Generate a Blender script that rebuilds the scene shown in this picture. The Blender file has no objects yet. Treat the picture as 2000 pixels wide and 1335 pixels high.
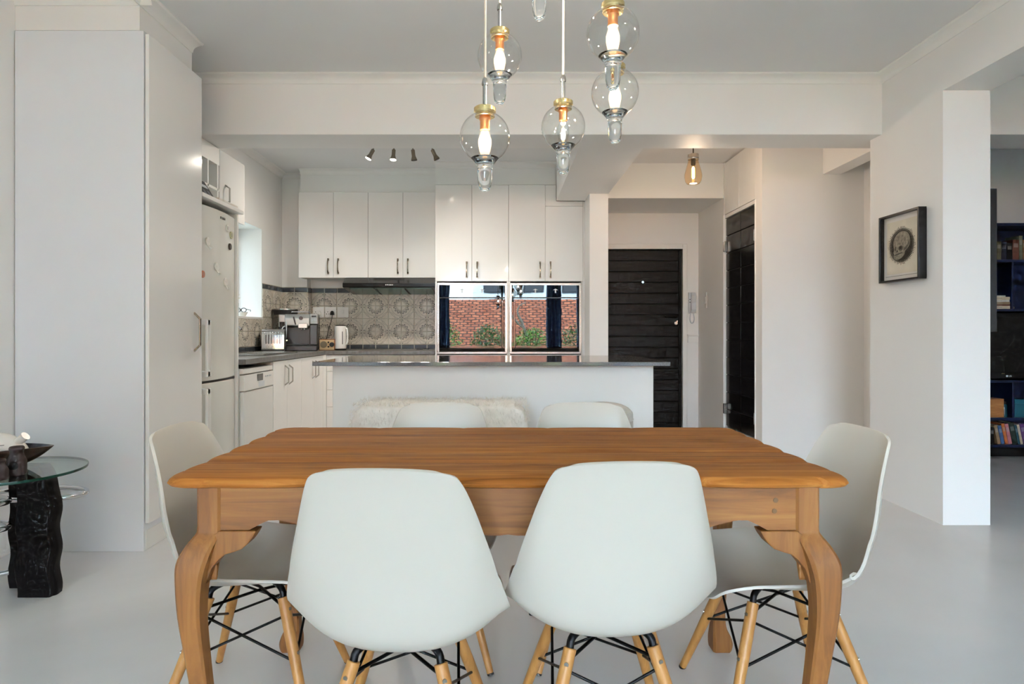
import bpy, bmesh, math, random
from mathutils import Vector, Matrix
random.seed(7)
S = bpy.context.scene
COL = S.collection
PI = math.pi

# ------------------------------------------------------------------ camera
cam_d = bpy.data.cameras.new('camera')
cam = bpy.data.objects.new('camera', cam_d)
COL.objects.link(cam)
cam.location = (0, 0, 1.10)
cam.rotation_euler = (PI/2, 0, 0)
cam_d.sensor_width = 36
cam_d.lens = 1220/2000*36
cam_d.shift_x = 22/2000
cam_d.shift_y = -19.5/2000
cam_d.clip_start = 0.02
S.camera = cam

# ------------------------------------------------------------------ sky, sun, exposure
W = bpy.data.worlds.new('sky'); S.world = W
W.use_nodes = True
wn = W.node_tree.nodes; wl = W.node_tree.links
bg = wn['Background']
wtc = wn.new('ShaderNodeTexCoord'); wsep = wn.new('ShaderNodeSeparateXYZ'); wr = wn.new('ShaderNodeValToRGB')
wl.new(wtc.outputs['Generated'], wsep.inputs[0]); wl.new(wsep.outputs['Z'], wr.inputs[0]); wl.new(wr.outputs[0], bg.inputs['Color'])
wr.color_ramp.elements[0].color = (0.69, 0.84, 1.0, 1); wr.color_ramp.elements[1].color = (0.51, 0.72, 1.0, 1)
bg.inputs['Strength'].default_value = 46.0
sun_d = bpy.data.lights.new('sun', 'SUN'); sun_d.energy = 14; sun_d.angle = 0.01; sun_d.color = (1.0, 0.94, 0.85)
sun = bpy.data.objects.new('sun', sun_d); COL.objects.link(sun)
sun.location = (0, 0, 8)
sun.rotation_euler = (math.radians(-42), math.radians(14), 0)
S.view_settings.view_transform = 'Standard'
S.view_settings.look = 'None'
S.view_settings.gamma = 1
S.view_settings.use_curve_mapping = False
S.view_settings.exposure = 0.45
try:
    S.cycles.use_denoising = True
    S.cycles.denoiser = 'OPENIMAGEDENOISE'
    S.cycles.max_bounces = 7
    S.cycles.diffuse_bounces = 5
    S.cycles.glossy_bounces = 4
    S.cycles.transmission_bounces = 8
    S.cycles.transparent_max_bounces = 12
    S.cycles.sample_clamp_indirect = 6
    S.cycles.use_adaptive_sampling = True
    S.cycles.adaptive_threshold = 0.06
    S.cycles.adaptive_min_samples = 12
    S.cycles.caustics_reflective = False
    S.cycles.caustics_refractive = False
except Exception as e:
    print(e)

# ------------------------------------------------------------------ materials
def lin(c):
    return tuple((v/255/12.92 if v/255 <= 0.04045 else ((v/255+0.055)/1.055)**2.4) for v in c)
MATS = {}
class NT:
    def __init__(s, name):
        s.m = bpy.data.materials.new(name); s.m.use_nodes = True
        s.n = s.m.node_tree.nodes; s.l = s.m.node_tree.links
        s.p = s.n['Principled BSDF']; s.out = s.n['Material Output']
    def node(s, t, **kw):
        x = s.n.new(t)
        for k, v in kw.items(): setattr(x, k, v)
        return x
    def link(s, a, b): s.l.new(a, b)
    def val(s, x):
        return x
    def math(s, op, a, b=None, clamp=False):
        x = s.n.new('ShaderNodeMath'); x.operation = op; x.use_clamp = clamp
        for i, v in enumerate((a, b)):
            if v is None: continue
            if isinstance(v, (int, float)): x.inputs[i].default_value = v
            else: s.l.new(v, x.inputs[i])
        return x.outputs[0]
    def schlick(s, f0, boost=1.0):
        lw = s.n.new('ShaderNodeLayerWeight'); lw.inputs['Blend'].default_value = 0.5
        return s.math('MULTIPLY', s.math('ADD', s.math('MULTIPLY', s.math('POWER', lw.outputs['Facing'], 5.0), 1-f0), f0), boost, True)
    def mixc(s, f, a, b):
        x = s.n.new('ShaderNodeMix'); x.data_type = 'RGBA'
        for k, v in ((0, f), (6, a), (7, b)):
            if isinstance(v, (int, float)): x.inputs[k].default_value = v
            elif isinstance(v, tuple): x.inputs[k].default_value = (*v[:3], 1)
            else: s.l.new(v, x.inputs[k])
        return x.outputs[2]
    def coords(s, scale=(1, 1, 1), rot=(0, 0, 0), rnd=False, kind='Object'):
        tc = s.n.new('ShaderNodeTexCoord'); mp = s.n.new('ShaderNodeMapping')
        mp.inputs['Scale'].default_value = scale; mp.inputs['Rotation'].default_value = rot
        s.l.new(tc.outputs[kind], mp.inputs[0])
        if rnd:
            oi = s.n.new('ShaderNodeObjectInfo')
            v = s.n.new('ShaderNodeCombineXYZ')
            m = s.math('MULTIPLY', oi.outputs['Random'], 37.0)
            for i in range(3): s.l.new(m, v.inputs[i])
            s.l.new(v.outputs[0], mp.inputs['Location'])
        return mp.outputs[0]
    def noise(s, co, scale, detail=3, rough=0.5, dist=0):
        x = s.n.new('ShaderNodeTexNoise'); x.inputs['Scale'].default_value = scale
        x.inputs['Detail'].default_value = detail; x.inputs['Roughness'].default_value = rough
        x.inputs['Distortion'].default_value = dist
        s.l.new(co, x.inputs['Vector']); return x.outputs['Fac']
    def ramp(s, f, stops):
        x = s.n.new('ShaderNodeValToRGB'); e = x.color_ramp.elements
        while len(e) < len(stops): e.new(0.5)
        for el, (p, c) in zip(e, stops): el.position = p; el.color = (*c[:3], 1)
        s.l.new(f, x.inputs[0]); return x.outputs[0]
    def bump(s, h, strength=0.1, dist=0.01):
        b = s.n.new('ShaderNodeBump'); b.inputs['Strength'].default_value = strength; b.inputs['Distance'].default_value = dist
        s.l.new(h, b.inputs['Height']); s.l.new(b.outputs[0], s.p.inputs['Normal'])
def pm(name, rgb, rough=0.5, metal=0.0, var=0.03, scale=6, bump=0.0, bscale=60, coat=0.0, spec=None, stretch=(1, 1, 1)):
    if name in MATS: return MATS[name]
    t = NT(name); c = lin(rgb)
    co = t.coords(stretch)
    f = t.noise(co, scale, 3)
    lo = tuple(max(0, v*(1-var*2)) for v in c); hi = tuple(min(1, v*(1+var*2)) for v in c)
    t.link(t.ramp(f, [(0.3, lo), (0.7, hi)]), t.p.inputs['Base Color'])
    t.p.inputs['Roughness'].default_value = rough; t.p.inputs['Metallic'].default_value = metal
    if coat: t.p.inputs['Coat Weight'].default_value = coat; t.p.inputs['Coat Roughness'].default_value = 0.05
    if spec is not None: t.p.inputs['Specular IOR Level'].default_value = spec
    if bump: t.bump(t.noise(co, bscale, 4), bump)
    MATS[name] = t.m; return t.m
def wood(name, c1, c2, c3, scale=(1.2, 22, 22), rough=0.42, knots=True, rnd=True, coat=0.0, spec=0.5):
    t = NT(name)
    co = t.coords(scale, rnd=rnd)
    f = t.noise(co, 1.6, 6, 0.62, 0.9)
    co2 = t.coords(tuple(v*0.35 for v in scale), rnd=rnd)
    g = t.noise(co2, 1.3, 3, 0.5, 0.4)
    base = t.ramp(f, [(0.28, lin(c1)), (0.5, lin(c2)), (0.72, lin(c3))])
    dark = t.ramp(g, [(0.35, (0.62, 0.55, 0.5)), (0.65, (1, 1, 1))])
    mx = t.node('ShaderNodeMix', data_type='RGBA', blend_type='MULTIPLY'); mx.inputs[0].default_value = 0.55
    t.link(base, mx.inputs[6]); t.link(dark, mx.inputs[7])
    t.link(mx.outputs[2], t.p.inputs['Base Color'])
    t.p.inputs['Roughness'].default_value = rough; t.p.inputs['Specular IOR Level'].default_value = spec
    if coat: t.p.inputs['Coat Weight'].default_value = coat; t.p.inputs['Coat Roughness'].default_value = 0.25
    t.bump(f, 0.12, 0.003)
    MATS[name] = t.m; return t.m
def emit(name, rgb, strength):
    if name in MATS: return MATS[name]
    t = NT(name)
    f = t.noise(t.coords(), 30, 2)
    c = lin(rgb)
    t.link(t.ramp(f, [(0.2, c), (0.8, tuple(min(1, v*1.05) for v in c))]), t.p.inputs['Emission Color'])
    t.p.inputs['Base Color'].default_value = (*c, 1)
    t.p.inputs['Emission Strength'].default_value = strength
    MATS[name] = t.m; return t.m
def thin_glass(name, tint=(1, 1, 1), ior=1.5, boost=1.0):
    t = NT(name)
    tr = t.node('ShaderNodeBsdfTransparent'); tr.inputs[0].default_value = (*tint, 1)
    gl = t.node('ShaderNodeBsdfGlossy'); gl.inputs['Roughness'].default_value = 0.02
    f = t.schlick(((ior-1)/(ior+1))**2, boost)
    mx = t.node('ShaderNodeMixShader'); t.link(f, mx.inputs[0]); t.link(tr.outputs[0], mx.inputs[1]); t.link(gl.outputs[0], mx.inputs[2])
    t.link(mx.outputs[0], t.out.inputs['Surface'])
    MATS[name] = t.m; return t.m

M_wall = pm('painted_plaster', (240, 240, 239), 0.55, var=0.01, scale=1.5, bump=0.02, bscale=180)
M_ceil = pm('ceiling_paint', (232, 233, 234), 0.6, var=0.01, scale=1.2)
M_cornice = pm('cornice_paint', (240, 240, 238), 0.5, var=0.01)
M_gloss = pm('gloss_white_laminate', (240, 240, 239), 0.16, var=0.008, scale=2, coat=0.3)
M_gloss_cool = pm('gloss_pale_panel', (232, 235, 240), 0.2, var=0.01, scale=2, coat=0.2)
M_carc = pm('white_carcass_board', (236, 236, 233), 0.4, var=0.01)
M_shell = pm('cream_plastic', (213, 208, 198), 0.34, var=0.008, scale=3)
M_blackmetal = pm('black_steel', (24, 24, 26), 0.4, 0.6, var=0.1)
M_chrome = pm('chrome', (214, 216, 220), 0.07, 1.0, var=0.02)
M_steel = pm('brushed_steel', (172, 170, 166), 0.26, 1.0, var=0.05, scale=8, stretch=(40, 1, 1))
M_pewter = pm('pewter_handle', (150, 140, 126), 0.22, 1.0, var=0.06)
M_brass = pm('pale_brass', (222, 196, 140), 0.2, 1.0, var=0.05)
M_copper = pm('copper_socket', (196, 128, 76), 0.3, 1.0, var=0.06)
M_black = pm('black_plastic', (20, 20, 22), 0.3, var=0.1)
M_blackgloss = pm('black_gloss', (10, 10, 11), 0.06, var=0.1, coat=0.5)
M_doorblack = pm('black_stained_wood', (17, 16, 16), 0.5, spec=0.3, var=0.12, scale=3, bump=0.12, bscale=14, stretch=(1, 1, 14))
M_doorgroove = pm('dark_groove', (14, 14, 14), 0.7, var=0.1)
M_foldblack = pm('black_lacquer_board', (15, 15, 18), 0.2, spec=0.4, var=0.1)
M_whiteplastic = pm('white_plastic', (232, 232, 230), 0.3, var=0.01)
M_greyplastic = pm('pale_grey_plastic', (208, 214, 220), 0.35, var=0.02)
M_fridge = pm('fridge_enamel', (226, 226, 220), 0.24, var=0.01, coat=0.2)
M_granite = pm('dark_grey_worktop', (104, 104, 106), 0.09, var=0.12, scale=160, coat=0.5)
M_laminate = pm('grey_laminate_worktop', (112, 110, 108), 0.3, var=0.16, scale=14, stretch=(2, 8, 1))
M_islandedge = M_granite
M_grout = pm('pale_grout', (206, 202, 190), 0.7, var=0.03, scale=40)
M_darktile = pm('charcoal_tile', (66, 72, 78), 0.18, var=0.1, scale=12)
M_wood_top = wood('oiled_table_top', (114, 62, 22), (160, 97, 39), (190, 126, 62), (1.4, 36, 36), coat=0.0, rough=0.55, spec=0.1)
M_wood_leg = wood('pale_table_wood', (116, 68, 26), (143, 90, 37), (162, 108, 52), (22, 22, 1.4), 0.5)
M_wood_apron = wood('apron_wood', (104, 62, 24), (146, 92, 38), (166, 112, 54), (1.3, 20, 20), 0.5)
M_beech = wood('beech_dowel', (172, 116, 58), (190, 134, 70), (206, 152, 90), (26, 26, 1.5), 0.4)
M_carved = pm('black_carved_wood', (13, 12, 14), 0.5, spec=0.25, var=0.08, scale=10, bump=0.02, bscale=25)
M_bowlwood = wood('dark_bowl_wood', (48, 30, 22), (66, 42, 30), (84, 54, 38), (2, 14, 14), 0.35)
M_bowlin = pm('navy_lacquer', (30, 36, 56), 0.25, var=0.12)
M_clay = pm('dark_clay', (58, 44, 44), 0.6, var=0.14, scale=14, bump=0.1, bscale=40)
M_ceramic = pm('white_ceramic', (228, 222, 214), 0.25, var=0.02)
M_blue = pm('navy_blue_lacquer', (17, 34, 70), 0.3, var=0.05, scale=3)
M_charcoal = pm('charcoal_panel', (46, 45, 46), 0.5, var=0.05)
M_floor = None
def floor_mat():
    t = NT('poured_white_floor')
    co = t.coords()
    f = t.noise(co, 0.9, 4, 0.6, 0.5)
    t.link(t.ramp(f, [(0.3, lin((216, 216, 217))), (0.7, lin((228, 228, 229)))]), t.p.inputs['Base Color'])
    t.link(t.ramp(t.noise(co, 2.2, 4), [(0.3, (0.16,)*3), (0.7, (0.27,)*3)]), t.p.inputs['Roughness'])
    t.bump(t.noise(co, 7, 2), 0.02, 0.01)
    return t.m
M_floor = floor_mat()
M_glass = thin_glass('clear_blown_glass', (0.965, 0.975, 0.975), 1.52, 1.7)
M_amberglass = thin_glass('amber_glass', (1.0, 0.86, 0.68), 1.5, 1.0)
M_window = thin_glass('window_glass', (0.95, 0.97, 0.97), 1.45)
def solid_glass(name, tint, rough=0.0):
    t = NT(name)
    g = t.node('ShaderNodeBsdfGlass'); g.inputs['Color'].default_value = (*tint, 1); g.inputs['IOR'].default_value = 1.48; g.inputs['Roughness'].default_value = rough
    t.link(g.outputs[0], t.out.inputs['Surface']); return t.m
M_solidglass = solid_glass('solid_glass', (0.97, 0.99, 1.0))
def tabletop_glass():
    t = NT('green_tinted_glass')
    tr = t.node('ShaderNodeBsdfTransparent'); tr.inputs[0].default_value = (0.80, 0.90, 0.87, 1)
    gl = t.node('ShaderNodeBsdfGlossy'); gl.inputs['Roughness'].default_value = 0.01
    mx = t.node('ShaderNodeMixShader'); t.link(t.schlick(0.06), mx.inputs[0]); t.link(tr.outputs[0], mx.inputs[1]); t.link(gl.outputs[0], mx.inputs[2])
    t.link(mx.outputs[0], t.out.inputs['Surface']); return t.m
M_tglass = tabletop_glass()
M_glassedge = pm('green_glass_edge', (16, 58, 46), 0.1, var=0.05)
def mirror_glass():
    t = NT('mirrored_oven_glass')
    f = t.noise(t.coords(), 3.0, 2)
    t.link(t.ramp(f, [(0.3, (0.042, 0.045, 0.048)), (0.7, (0.046, 0.048, 0.050))]), t.p.inputs['Base Color'])
    t.p.inputs['Metallic'].default_value = 1.0; t.p.inputs['Roughness'].default_value = 0.012
    t.bump(t.noise(t.coords((1, 1, 1.6)), 4.5, 1), 0.05, 0.004)
    return t.m
M_oven = mirror_glass()
def bulb_mat():
    t = NT('frosted_bulb')
    tc = t.node('ShaderNodeTexCoord'); sp = t.node('ShaderNodeSeparateXYZ'); t.link(tc.outputs['Object'], sp.inputs[0])
    d = t.math('ABSOLUTE', t.math('DIVIDE', t.math('ADD', sp.outputs['Z'], 0.018), 0.05))
    k = t.math('SUBTRACT', 1.0, t.math('MULTIPLY', d, d), True)
    em = t.node('ShaderNodeEmission'); tr = t.node('ShaderNodeBsdfTransparent'); mx = t.node('ShaderNodeMixShader')
    t.link(t.ramp(k, [(0.0, lin((255, 190, 120))), (0.75, lin((255, 222, 176)))]), em.inputs['Color'])
    t.link(t.math('ADD', t.math('MULTIPLY', k, 3.0), 0.5), em.inputs['Strength'])
    mx.inputs[0].default_value = 0.35
    t.link(tr.outputs[0], mx.inputs[1]); t.link(em.outputs[0], mx.inputs[2]); t.link(mx.outputs[0], t.out.inputs['Surface'])
    return t.m
M_bulb = bulb_mat()
M_fil = emit('filament', (255, 190, 110), 40.0)
M_amberbulb = emit('amber_filament_tube', (255, 196, 110), 22.0)
M_spotlit = emit('lit_spot_lens', (255, 246, 226), 30.0)

def tile_mat():
    t = NT('patterned_ceramic_tile')
    T = 0.1405
    tc = t.node('ShaderNodeTexCoord'); sp = t.node('ShaderNodeSeparateXYZ'); t.link(tc.outputs['Object'], sp.inputs[0])
    u = t.math('DIVIDE', sp.outputs['X'], T); v = t.math('DIVIDE', sp.outputs['Z'], T)
    r = t.math('SQRT', t.math('ADD', t.math('MULTIPLY', u, u), t.math('MULTIPLY', v, v)))
    th = t.math('ARCTAN2', v, u)
    def band(x, c, w): return t.math('LESS_THAN', t.math('ABSOLUTE', t.math('SUBTRACT', x, c)), w)
    sn = t.math('ABSOLUTE', t.math('SINE', t.math('MULTIPLY', th, 7.0)))
    rp = t.math('ADD', t.math('MULTIPLY', t.math('POWER', sn, 0.7), 0.30), 0.30)
    pet = band(t.math('SUBTRACT', r, rp), 0.0, 0.035)
    sn2 = t.math('ABSOLUTE', t.math('COSINE', t.math('MULTIPLY', th, 7.0)))
    rp2 = t.math('ADD', t.math('MULTIPLY', sn2, 0.16), 0.36)
    pet2 = band(t.math('SUBTRACT', r, rp2), 0.0, 0.02)
    rings = t.math('MAXIMUM', band(r, 0.79, 0.011), band(r, 1.0, 0.011))
    u2 = t.math('SUBTRACT', 1.0, u); v2 = t.math('SUBTRACT', 1.0, v)
    r2 = t.math('SQRT', t.math('ADD', t.math('MULTIPLY', u2, u2), t.math('MULTIPLY', v2, v2)))
    arc = t.math('MULTIPLY', t.math('LESS_THAN', u2, 0.6), band(r2, 0.52, 0.009))
    # little dashes next to the two side corners
    d1 = t.math('MULTIPLY', band(t.math('SUBTRACT', u2, v), 0.0, 0.035), band(t.math('ADD', u2, v), 0.22, 0.07))
    d2 = t.math('MULTIPLY', band(t.math('SUBTRACT', v2, u), 0.0, 0.035), band(t.math('ADD', v2, u), 0.22, 0.07))
    dark = t.math('MAXIMUM', t.math('MAXIMUM', pet, pet2), t.math('MAXIMUM', d1, d2))
    thin = t.math('MULTIPLY', t.math('MAXIMUM', rings, arc), 0.7)
    ink = t.math('MAXIMUM', dark, thin)
    light = t.math('LESS_THAN', r, 0.3)
    co = t.coords(rnd=True)
    base = t.ramp(t.noise(co, 18, 4), [(0.3, lin((198, 190, 176))), (0.7, lin((218, 211, 199)))])
    base = t.mixc(t.math('MULTIPLY', light, 0.5), base, lin((226, 222, 212)))
    t.link(t.mixc(ink, base, lin((58, 62, 60))), t.p.inputs['Base Color'])
    t.p.inputs['Roughness'].default_value = 0.28
    return t.m
M_tile = tile_mat()

# ------------------------------------------------------------------ mesh helpers
class MB:
    def __init__(s): s.v = []; s.f = []
    def add(s, vs, fs):
        o = len(s.v); s.v += [tuple(p) for p in vs]; s.f += [tuple(i+o for i in f) for f in fs]; return s
    def box(s, x0, x1, y0, y1, z0, z1):
        x0, x1 = min(x0, x1), max(x0, x1); y0, y1 = min(y0, y1), max(y0, y1); z0, z1 = min(z0, z1), max(z0, z1)
        v = [(x, y, z) for z in (z0, z1) for y in (y0, y1) for x in (x0, x1)]
        return s.add(v, [(0, 2, 3, 1), (4, 5, 7, 6), (0, 1, 5, 4), (2, 6, 7, 3), (0, 4, 6, 2), (1, 3, 7, 5)])
    def obox(s, c, size, rz=0, rx=0, ry=0):
        R = Matrix.Rotation(rz, 3, 'Z') @ Matrix.Rotation(ry, 3, 'Y') @ Matrix.Rotation(rx, 3, 'X')
        h = [d/2 for d in size]
        v = [Vector(c) + R @ Vector((x*h[0], y*h[1], z*h[2])) for z in (-1, 1) for y in (-1, 1) for x in (-1, 1)]
        return s.add(v, [(0, 2, 3, 1), (4, 5, 7, 6), (0, 1, 5, 4), (2, 6, 7, 3), (0, 4, 6, 2), (1, 3, 7, 5)])
    def prism(s, poly, axis, a, b):
        def P(p, w):
            if axis == 'x': return (w, p[0], p[1])
            if axis == 'y': return (p[0], w, p[1])
            return (p[0], p[1], w)
        n = len(poly)
        v = [P(p, a) for p in poly] + [P(p, b) for p in poly]
        f = [tuple(range(n)), tuple(range(2*n-1, n-1, -1))] + [(i, i+n, (i+1) % n+n, (i+1) % n) for i in range(n)]
        return s.add(v, f)
    def loft(s, rings, caps=True, closed=False):
        n = len(rings[0]); v = [p for r in rings for p in r]; f = []
        m = len(rings)
        for k in range(m if closed else m-1):
            a = k*n; b = ((k+1) % m)*n
            for i in range(n): f.append((a+i, a+(i+1) % n, b+(i+1) % n, b+i))
        if caps and not closed: f.append(tuple(range(n-1, -1, -1))); f.append(tuple(range((m-1)*n, m*n)))
        return s.add(v, f)
    def tube(s, path, r, n=10, closed=False, caps=True):
        path = [Vector(p) for p in path]; m = len(path)
        rr = r if isinstance(r, (list, tuple)) else [r]*m
        rings = []; ref = None
        for i, p in enumerate(path):
            if closed: d = path[(i+1) % m]-path[i-1]
            else: d = path[min(i+1, m-1)]-path[max(i-1, 0)]
            d.normalize()
            if ref is None: ref = Vector((0, 0, 1)) if abs(d.z) < 0.9 else Vector((1, 0, 0))
            a = d.cross(ref)
            if a.length < 1e-5: a = d.cross(Vector((0, 1, 0)))
            a.normalize(); b = a.cross(d).normalized(); ref = b
            rings.append([p + (a*math.cos(t)+b*math.sin(t))*rr[i] for t in (2*PI*k/n for k in range(n))])
        return s.loft(rings, caps, closed)
    def lathe(s, prof, c=(0, 0, 0), n=24, sx=1, sy=1):
        rings = [[(c[0]+r*math.cos(2*PI*k/n)*sx, c[1]+r*math.sin(2*PI*k/n)*sy, c[2]+z) for k in range(n)] for r, z in prof]
        return s.loft(rings, True)
    def obj(s, name, mat, parent=None, shift=(0, 0, 0), bevel=0, smooth=None, seg=2):
        me = bpy.data.meshes.new(name)
        me.from_pydata([(p[0]-shift[0], p[1]-shift[1], p[2]-shift[2]) for p in s.v], [], s.f)
        bm = bmesh.new(); bm.from_mesh(me)
        bmesh.ops.remove_doubles(bm, verts=bm.verts, dist=1e-6)
        bmesh.ops.recalc_face_normals(bm, faces=bm.faces)
        bm.to_mesh(me); bm.free()
        if smooth is not None:
            me.polygons.foreach_set('use_smooth', [True]*len(me.polygons))
            me.set_sharp_from_angle(angle=math.radians(smooth))
        me.materials.append(mat)
        o = bpy.data.objects.new(name, me); COL.objects.link(o)
        if parent is not None: o.parent = parent
        if bevel:
            b = o.modifiers.new('bevel', 'BEVEL'); b.width = bevel; b.segments = seg; b.limit_method = 'ANGLE'; b.angle_limit = math.radians(40)
        return o
def B(*a): return MB().box(*a)
def catmull(pts, k=6):
    out = []; n = len(pts)
    for i in range(n-1):
        p0, p1, p2, p3 = pts[max(i-1, 0)], pts[i], pts[i+1], pts[min(i+2, n-1)]
        for j in range(k):
            t = j/k
            out.append(tuple(0.5*((2*b)+(-a+c)*t+(2*a-5*b+4*c-d)*t*t+(-a+3*b-3*c+d)*t**3) for a, b, c, d in zip(p0, p1, p2, p3)))
    out.append(tuple(pts[-1])); return out
def tag(o, label, cat, group=None, kind=None):
    o['label'] = label; o['category'] = cat
    if group: o['group'] = group
    if kind: o['kind'] = kind
    return o
def thing(name, loc, label, cat, group=None, rz=0, kind=None):
    o = bpy.data.objects.new(name, None); COL.objects.link(o)
    o.location = loc; o.rotation_euler = (0, 0, rz); o.empty_display_size = 0.05
    return tag(o, label, cat, group, kind)
def root_of(o):
    while o.parent is not None: o = o.parent
    return o
def part(name, mb, mat, parent, bevel=0, smooth=None, label=None, world=True, seg=2):
    sh = root_of(parent).location if world else (0, 0, 0)
    o = mb.obj(name, mat, parent, sh, bevel, smooth, seg)
    if label: o['label'] = label
    return o
def solo(name, mb, mat, label, cat, group=None, kind=None, bevel=0, smooth=None, seg=2):
    xs = [p[0] for p in mb.v]; ys = [p[1] for p in mb.v]; zs = [p[2] for p in mb.v]
    c = ((min(xs)+max(xs))/2, (min(ys)+max(ys))/2, min(zs))
    o = mb.obj(name, mat, None, c, bevel, smooth, seg); o.location = c
    return tag(o, label, cat, group, kind)
def struct(name, mb, mat, label, cat='wall', bevel=0, smooth=None):
    return solo(name, mb, mat, label, cat, None, 'structure', bevel, smooth)
def copy_tree(o, parent=None):
    c = o.copy(); COL.objects.link(c)
    if parent is not None: c.parent = parent
    for ch in list(o.children): copy_tree(ch, c)
    return c
def text_mesh(body, size, extrude=0.0008):
    cu = bpy.data.curves.new('lettering', 'FONT'); cu.body = body; cu.size = size; cu.extrude = extrude
    cu.align_x = 'CENTER'; cu.align_y = 'CENTER'; cu.resolution_u = 2
    o = bpy.data.objects.new('lettering', cu); COL.objects.link(o)
    bpy.context.view_layer.update()
    me = bpy.data.meshes.new_from_object(o.evaluated_get(bpy.context.evaluated_depsgraph_get()))
    bpy.data.objects.remove(o); return me
def lettering(body, size, mat, parent, world_loc, rot, name='lettering'):
    me = text_mesh(body, size); me.materials.clear(); me.materials.append(mat)
    o = bpy.data.objects.new(name, me); COL.objects.link(o); o.parent = parent
    o.location = Vector(world_loc)-Vector(root_of(parent).location); o.rotation_euler = rot; return o

CE = 2.79
# ------------------------------------------------------------------ the setting
struct('floor', B(-2.65, 5.75, -5.2, 7.25, -0.12, 0), M_floor, 'seamless pale grey glossy poured floor', 'floor')
struct('ceiling', B(-2.85, 5.95, -5.4, 7.45, CE, CE+0.15), M_ceil, 'flat pale grey ceiling over the open plan rooms', 'ceiling')
struct('wall_left', B(-2.65, -2.44, -5.0, 3.9, 0, CE), M_wall, 'plain white wall beside the glass side table', 'wall')
m = MB()
wy0, wy1, wz0, wz1 = 5.1, 6.14, 1.24, 2.11
m.box(-2.65, -2.35, 3.9, wy0, 0, CE); m.box(-2.65, -2.35, wy1, 7.0, 0, CE); m.box(-2.65, -2.35, wy0, wy1, 0, wz0); m.box(-2.65, -2.35, wy0, wy1, wz1, CE)
wall_kl = struct('wall_kitchen_left', m, M_wall, 'white kitchen side wall with a small deep window', 'wall')
wall_kb = struct('wall_kitchen_back', B(-2.35, 0.84, 6.84, 7.0, 0, CE), M_wall, 'white back wall of the kitchen behind the patterned tiles', 'wall')
wall_pier = struct('wall_kitchen_corner', B(-2.35, -2.08, 6.71, 6.84, 0, CE), M_wall, 'narrow white corner pier behind the coffee machine', 'wall')
struct('wall_kitchen_divider', B(0.84, 1.015, 5.9, 7.05, 0, CE), M_wall, 'white pillar between the ovens and the front door', 'wall')
struct('trim_1', MB().prism([(-2.35, 4.13), (2.52, 4.13), (2.52, 4.26), (3.1, 4.26), (3.1, 4.44), (-2.35, 4.44)], 'z', 2.405, CE), M_wall, 'long white ceiling beam across the kitchen opening', 'beam')
struct('trim_2', B(0.555, 1.015, 4.44, 5.9, 2.405, CE).box(0.555, 0.84, 5.9, 6.22, 2.405, CE), M_wall, 'wide white beam running back from the long beam to the ovens', 'beam')
m = MB()
m.box(1.015, 1.16, 7.05, 7.25, 0, CE); m.box(1.16, 2.06, 7.05, 7.25, 2.04, CE); m.box(2.06, 2.4, 7.05, 7.25, 0, CE); m.box(1.16, 2.06, 7.2, 7.25, 0, 2.04)
struct('wall_entry', m, M_wall, 'white wall around the black front door', 'wall')
struct('trim_3', B(1.015, 2.23, 6.26, 7.05, 2.44, CE), M_wall, 'deep white lintel above the front door niche', 'lintel')
m = MB()
m.box(2.23, 2.4, 6.24, 7.05, 0, CE)
m.box(2.40, 3.1, 5.33, 7.05, 0, CE)
m.box(2.23, 2.40, 5.33, 5.47, 0, CE)
m.box(2.25, 2.40, 5.47, 6.24, 2.26, CE); m.box(2.235, 2.40, 5.47, 6.24, 0, 0.15)
m.box(2.235, 2.40, 5.47, 6.24, 2.23, 2.262)
struct('wall_closet', m, M_wall, 'white hall wall holding the black folding door', 'wall')
struct('trim_4', B(2.75, 2.90, 4.44, 5.33, 2.445, CE), M_wall, 'short white beam over the side passage', 'beam')
m = MB()
m.box(2.52, 2.79, 3.56, 4.26, 0, CE); m.box(2.52, 2.79, 0.2, 3.56, 2.476, CE); m.box(2.52, 2.79, -5.0, 0.2, 0, CE)
struct('wall_right', m, M_wall, 'white wall with the framed skull print and a wide opening', 'wall')
struct('wall_passage', B(2.79, 3.2, 4.14, 4.26, 0, CE).box(3.1, 3.2, 4.26, 5.78, 0, CE), M_wall, 'white wall at the end of the side passage', 'wall')
struct('trim_5', B(3.2, 5.6, 4.13, 4.44, 2.405, CE), M_wall, 'white ceiling beam in the living room beyond the opening', 'beam')
struct('wall_living_back', B(3.1, 5.75, 5.78, 5.95, 0, CE), M_wall, 'pale grey living room wall behind the blue bookcase', 'wall')
struct('wall_living_right', B(5.6, 5.75, -5.0, 5.78, 0, CE), M_wall, 'white outer wall of the living room', 'wall')
m = MB()
Wx = [(-2.36, 2.44), (3.7, 5.2)]; s0, s1 = 0.3, 2.66
m.box(-2.65, 5.75, -5.2, -5.0, 0, s0); m.box(-2.65, 5.75, -5.2, -5.0, s1, CE)
m.box(-2.65, Wx[0][0], -5.2, -5.0, s0, s1); m.box(Wx[0][1], Wx[1][0], -5.2, -5.0, s0, s1); m.box(Wx[1][1], 5.75, -5.2, -5.0, s0, s1)
struct('wall_window_side', m, M_wall, 'white wall with two wide windows facing the garden', 'wall')
# bulkheads over cabinets
struct('trim_6', B(-2.44, -1.815, 3.14, 3.67, 2.615, CE), M_wall, 'white bulkhead box above the tall glossy cabinet', 'bulkhead')
struct('trim_7', B(-2.09, -0.655, 6.52, 6.705, 2.555, CE).box(-2.08, -0.655, 6.705, 6.84, 2.555, CE), M_wall, 'white bulkhead above the upper cabinets over the hood', 'bulkhead')
struct('trim_8', B(-0.655, 0.555, 6.255, 6.84, 2.573, CE).box(0.555, 0.84, 6.26, 6.84, 2.573, CE), M_wall, 'white bulkhead above the tall oven cupboards', 'bulkhead')

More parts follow.
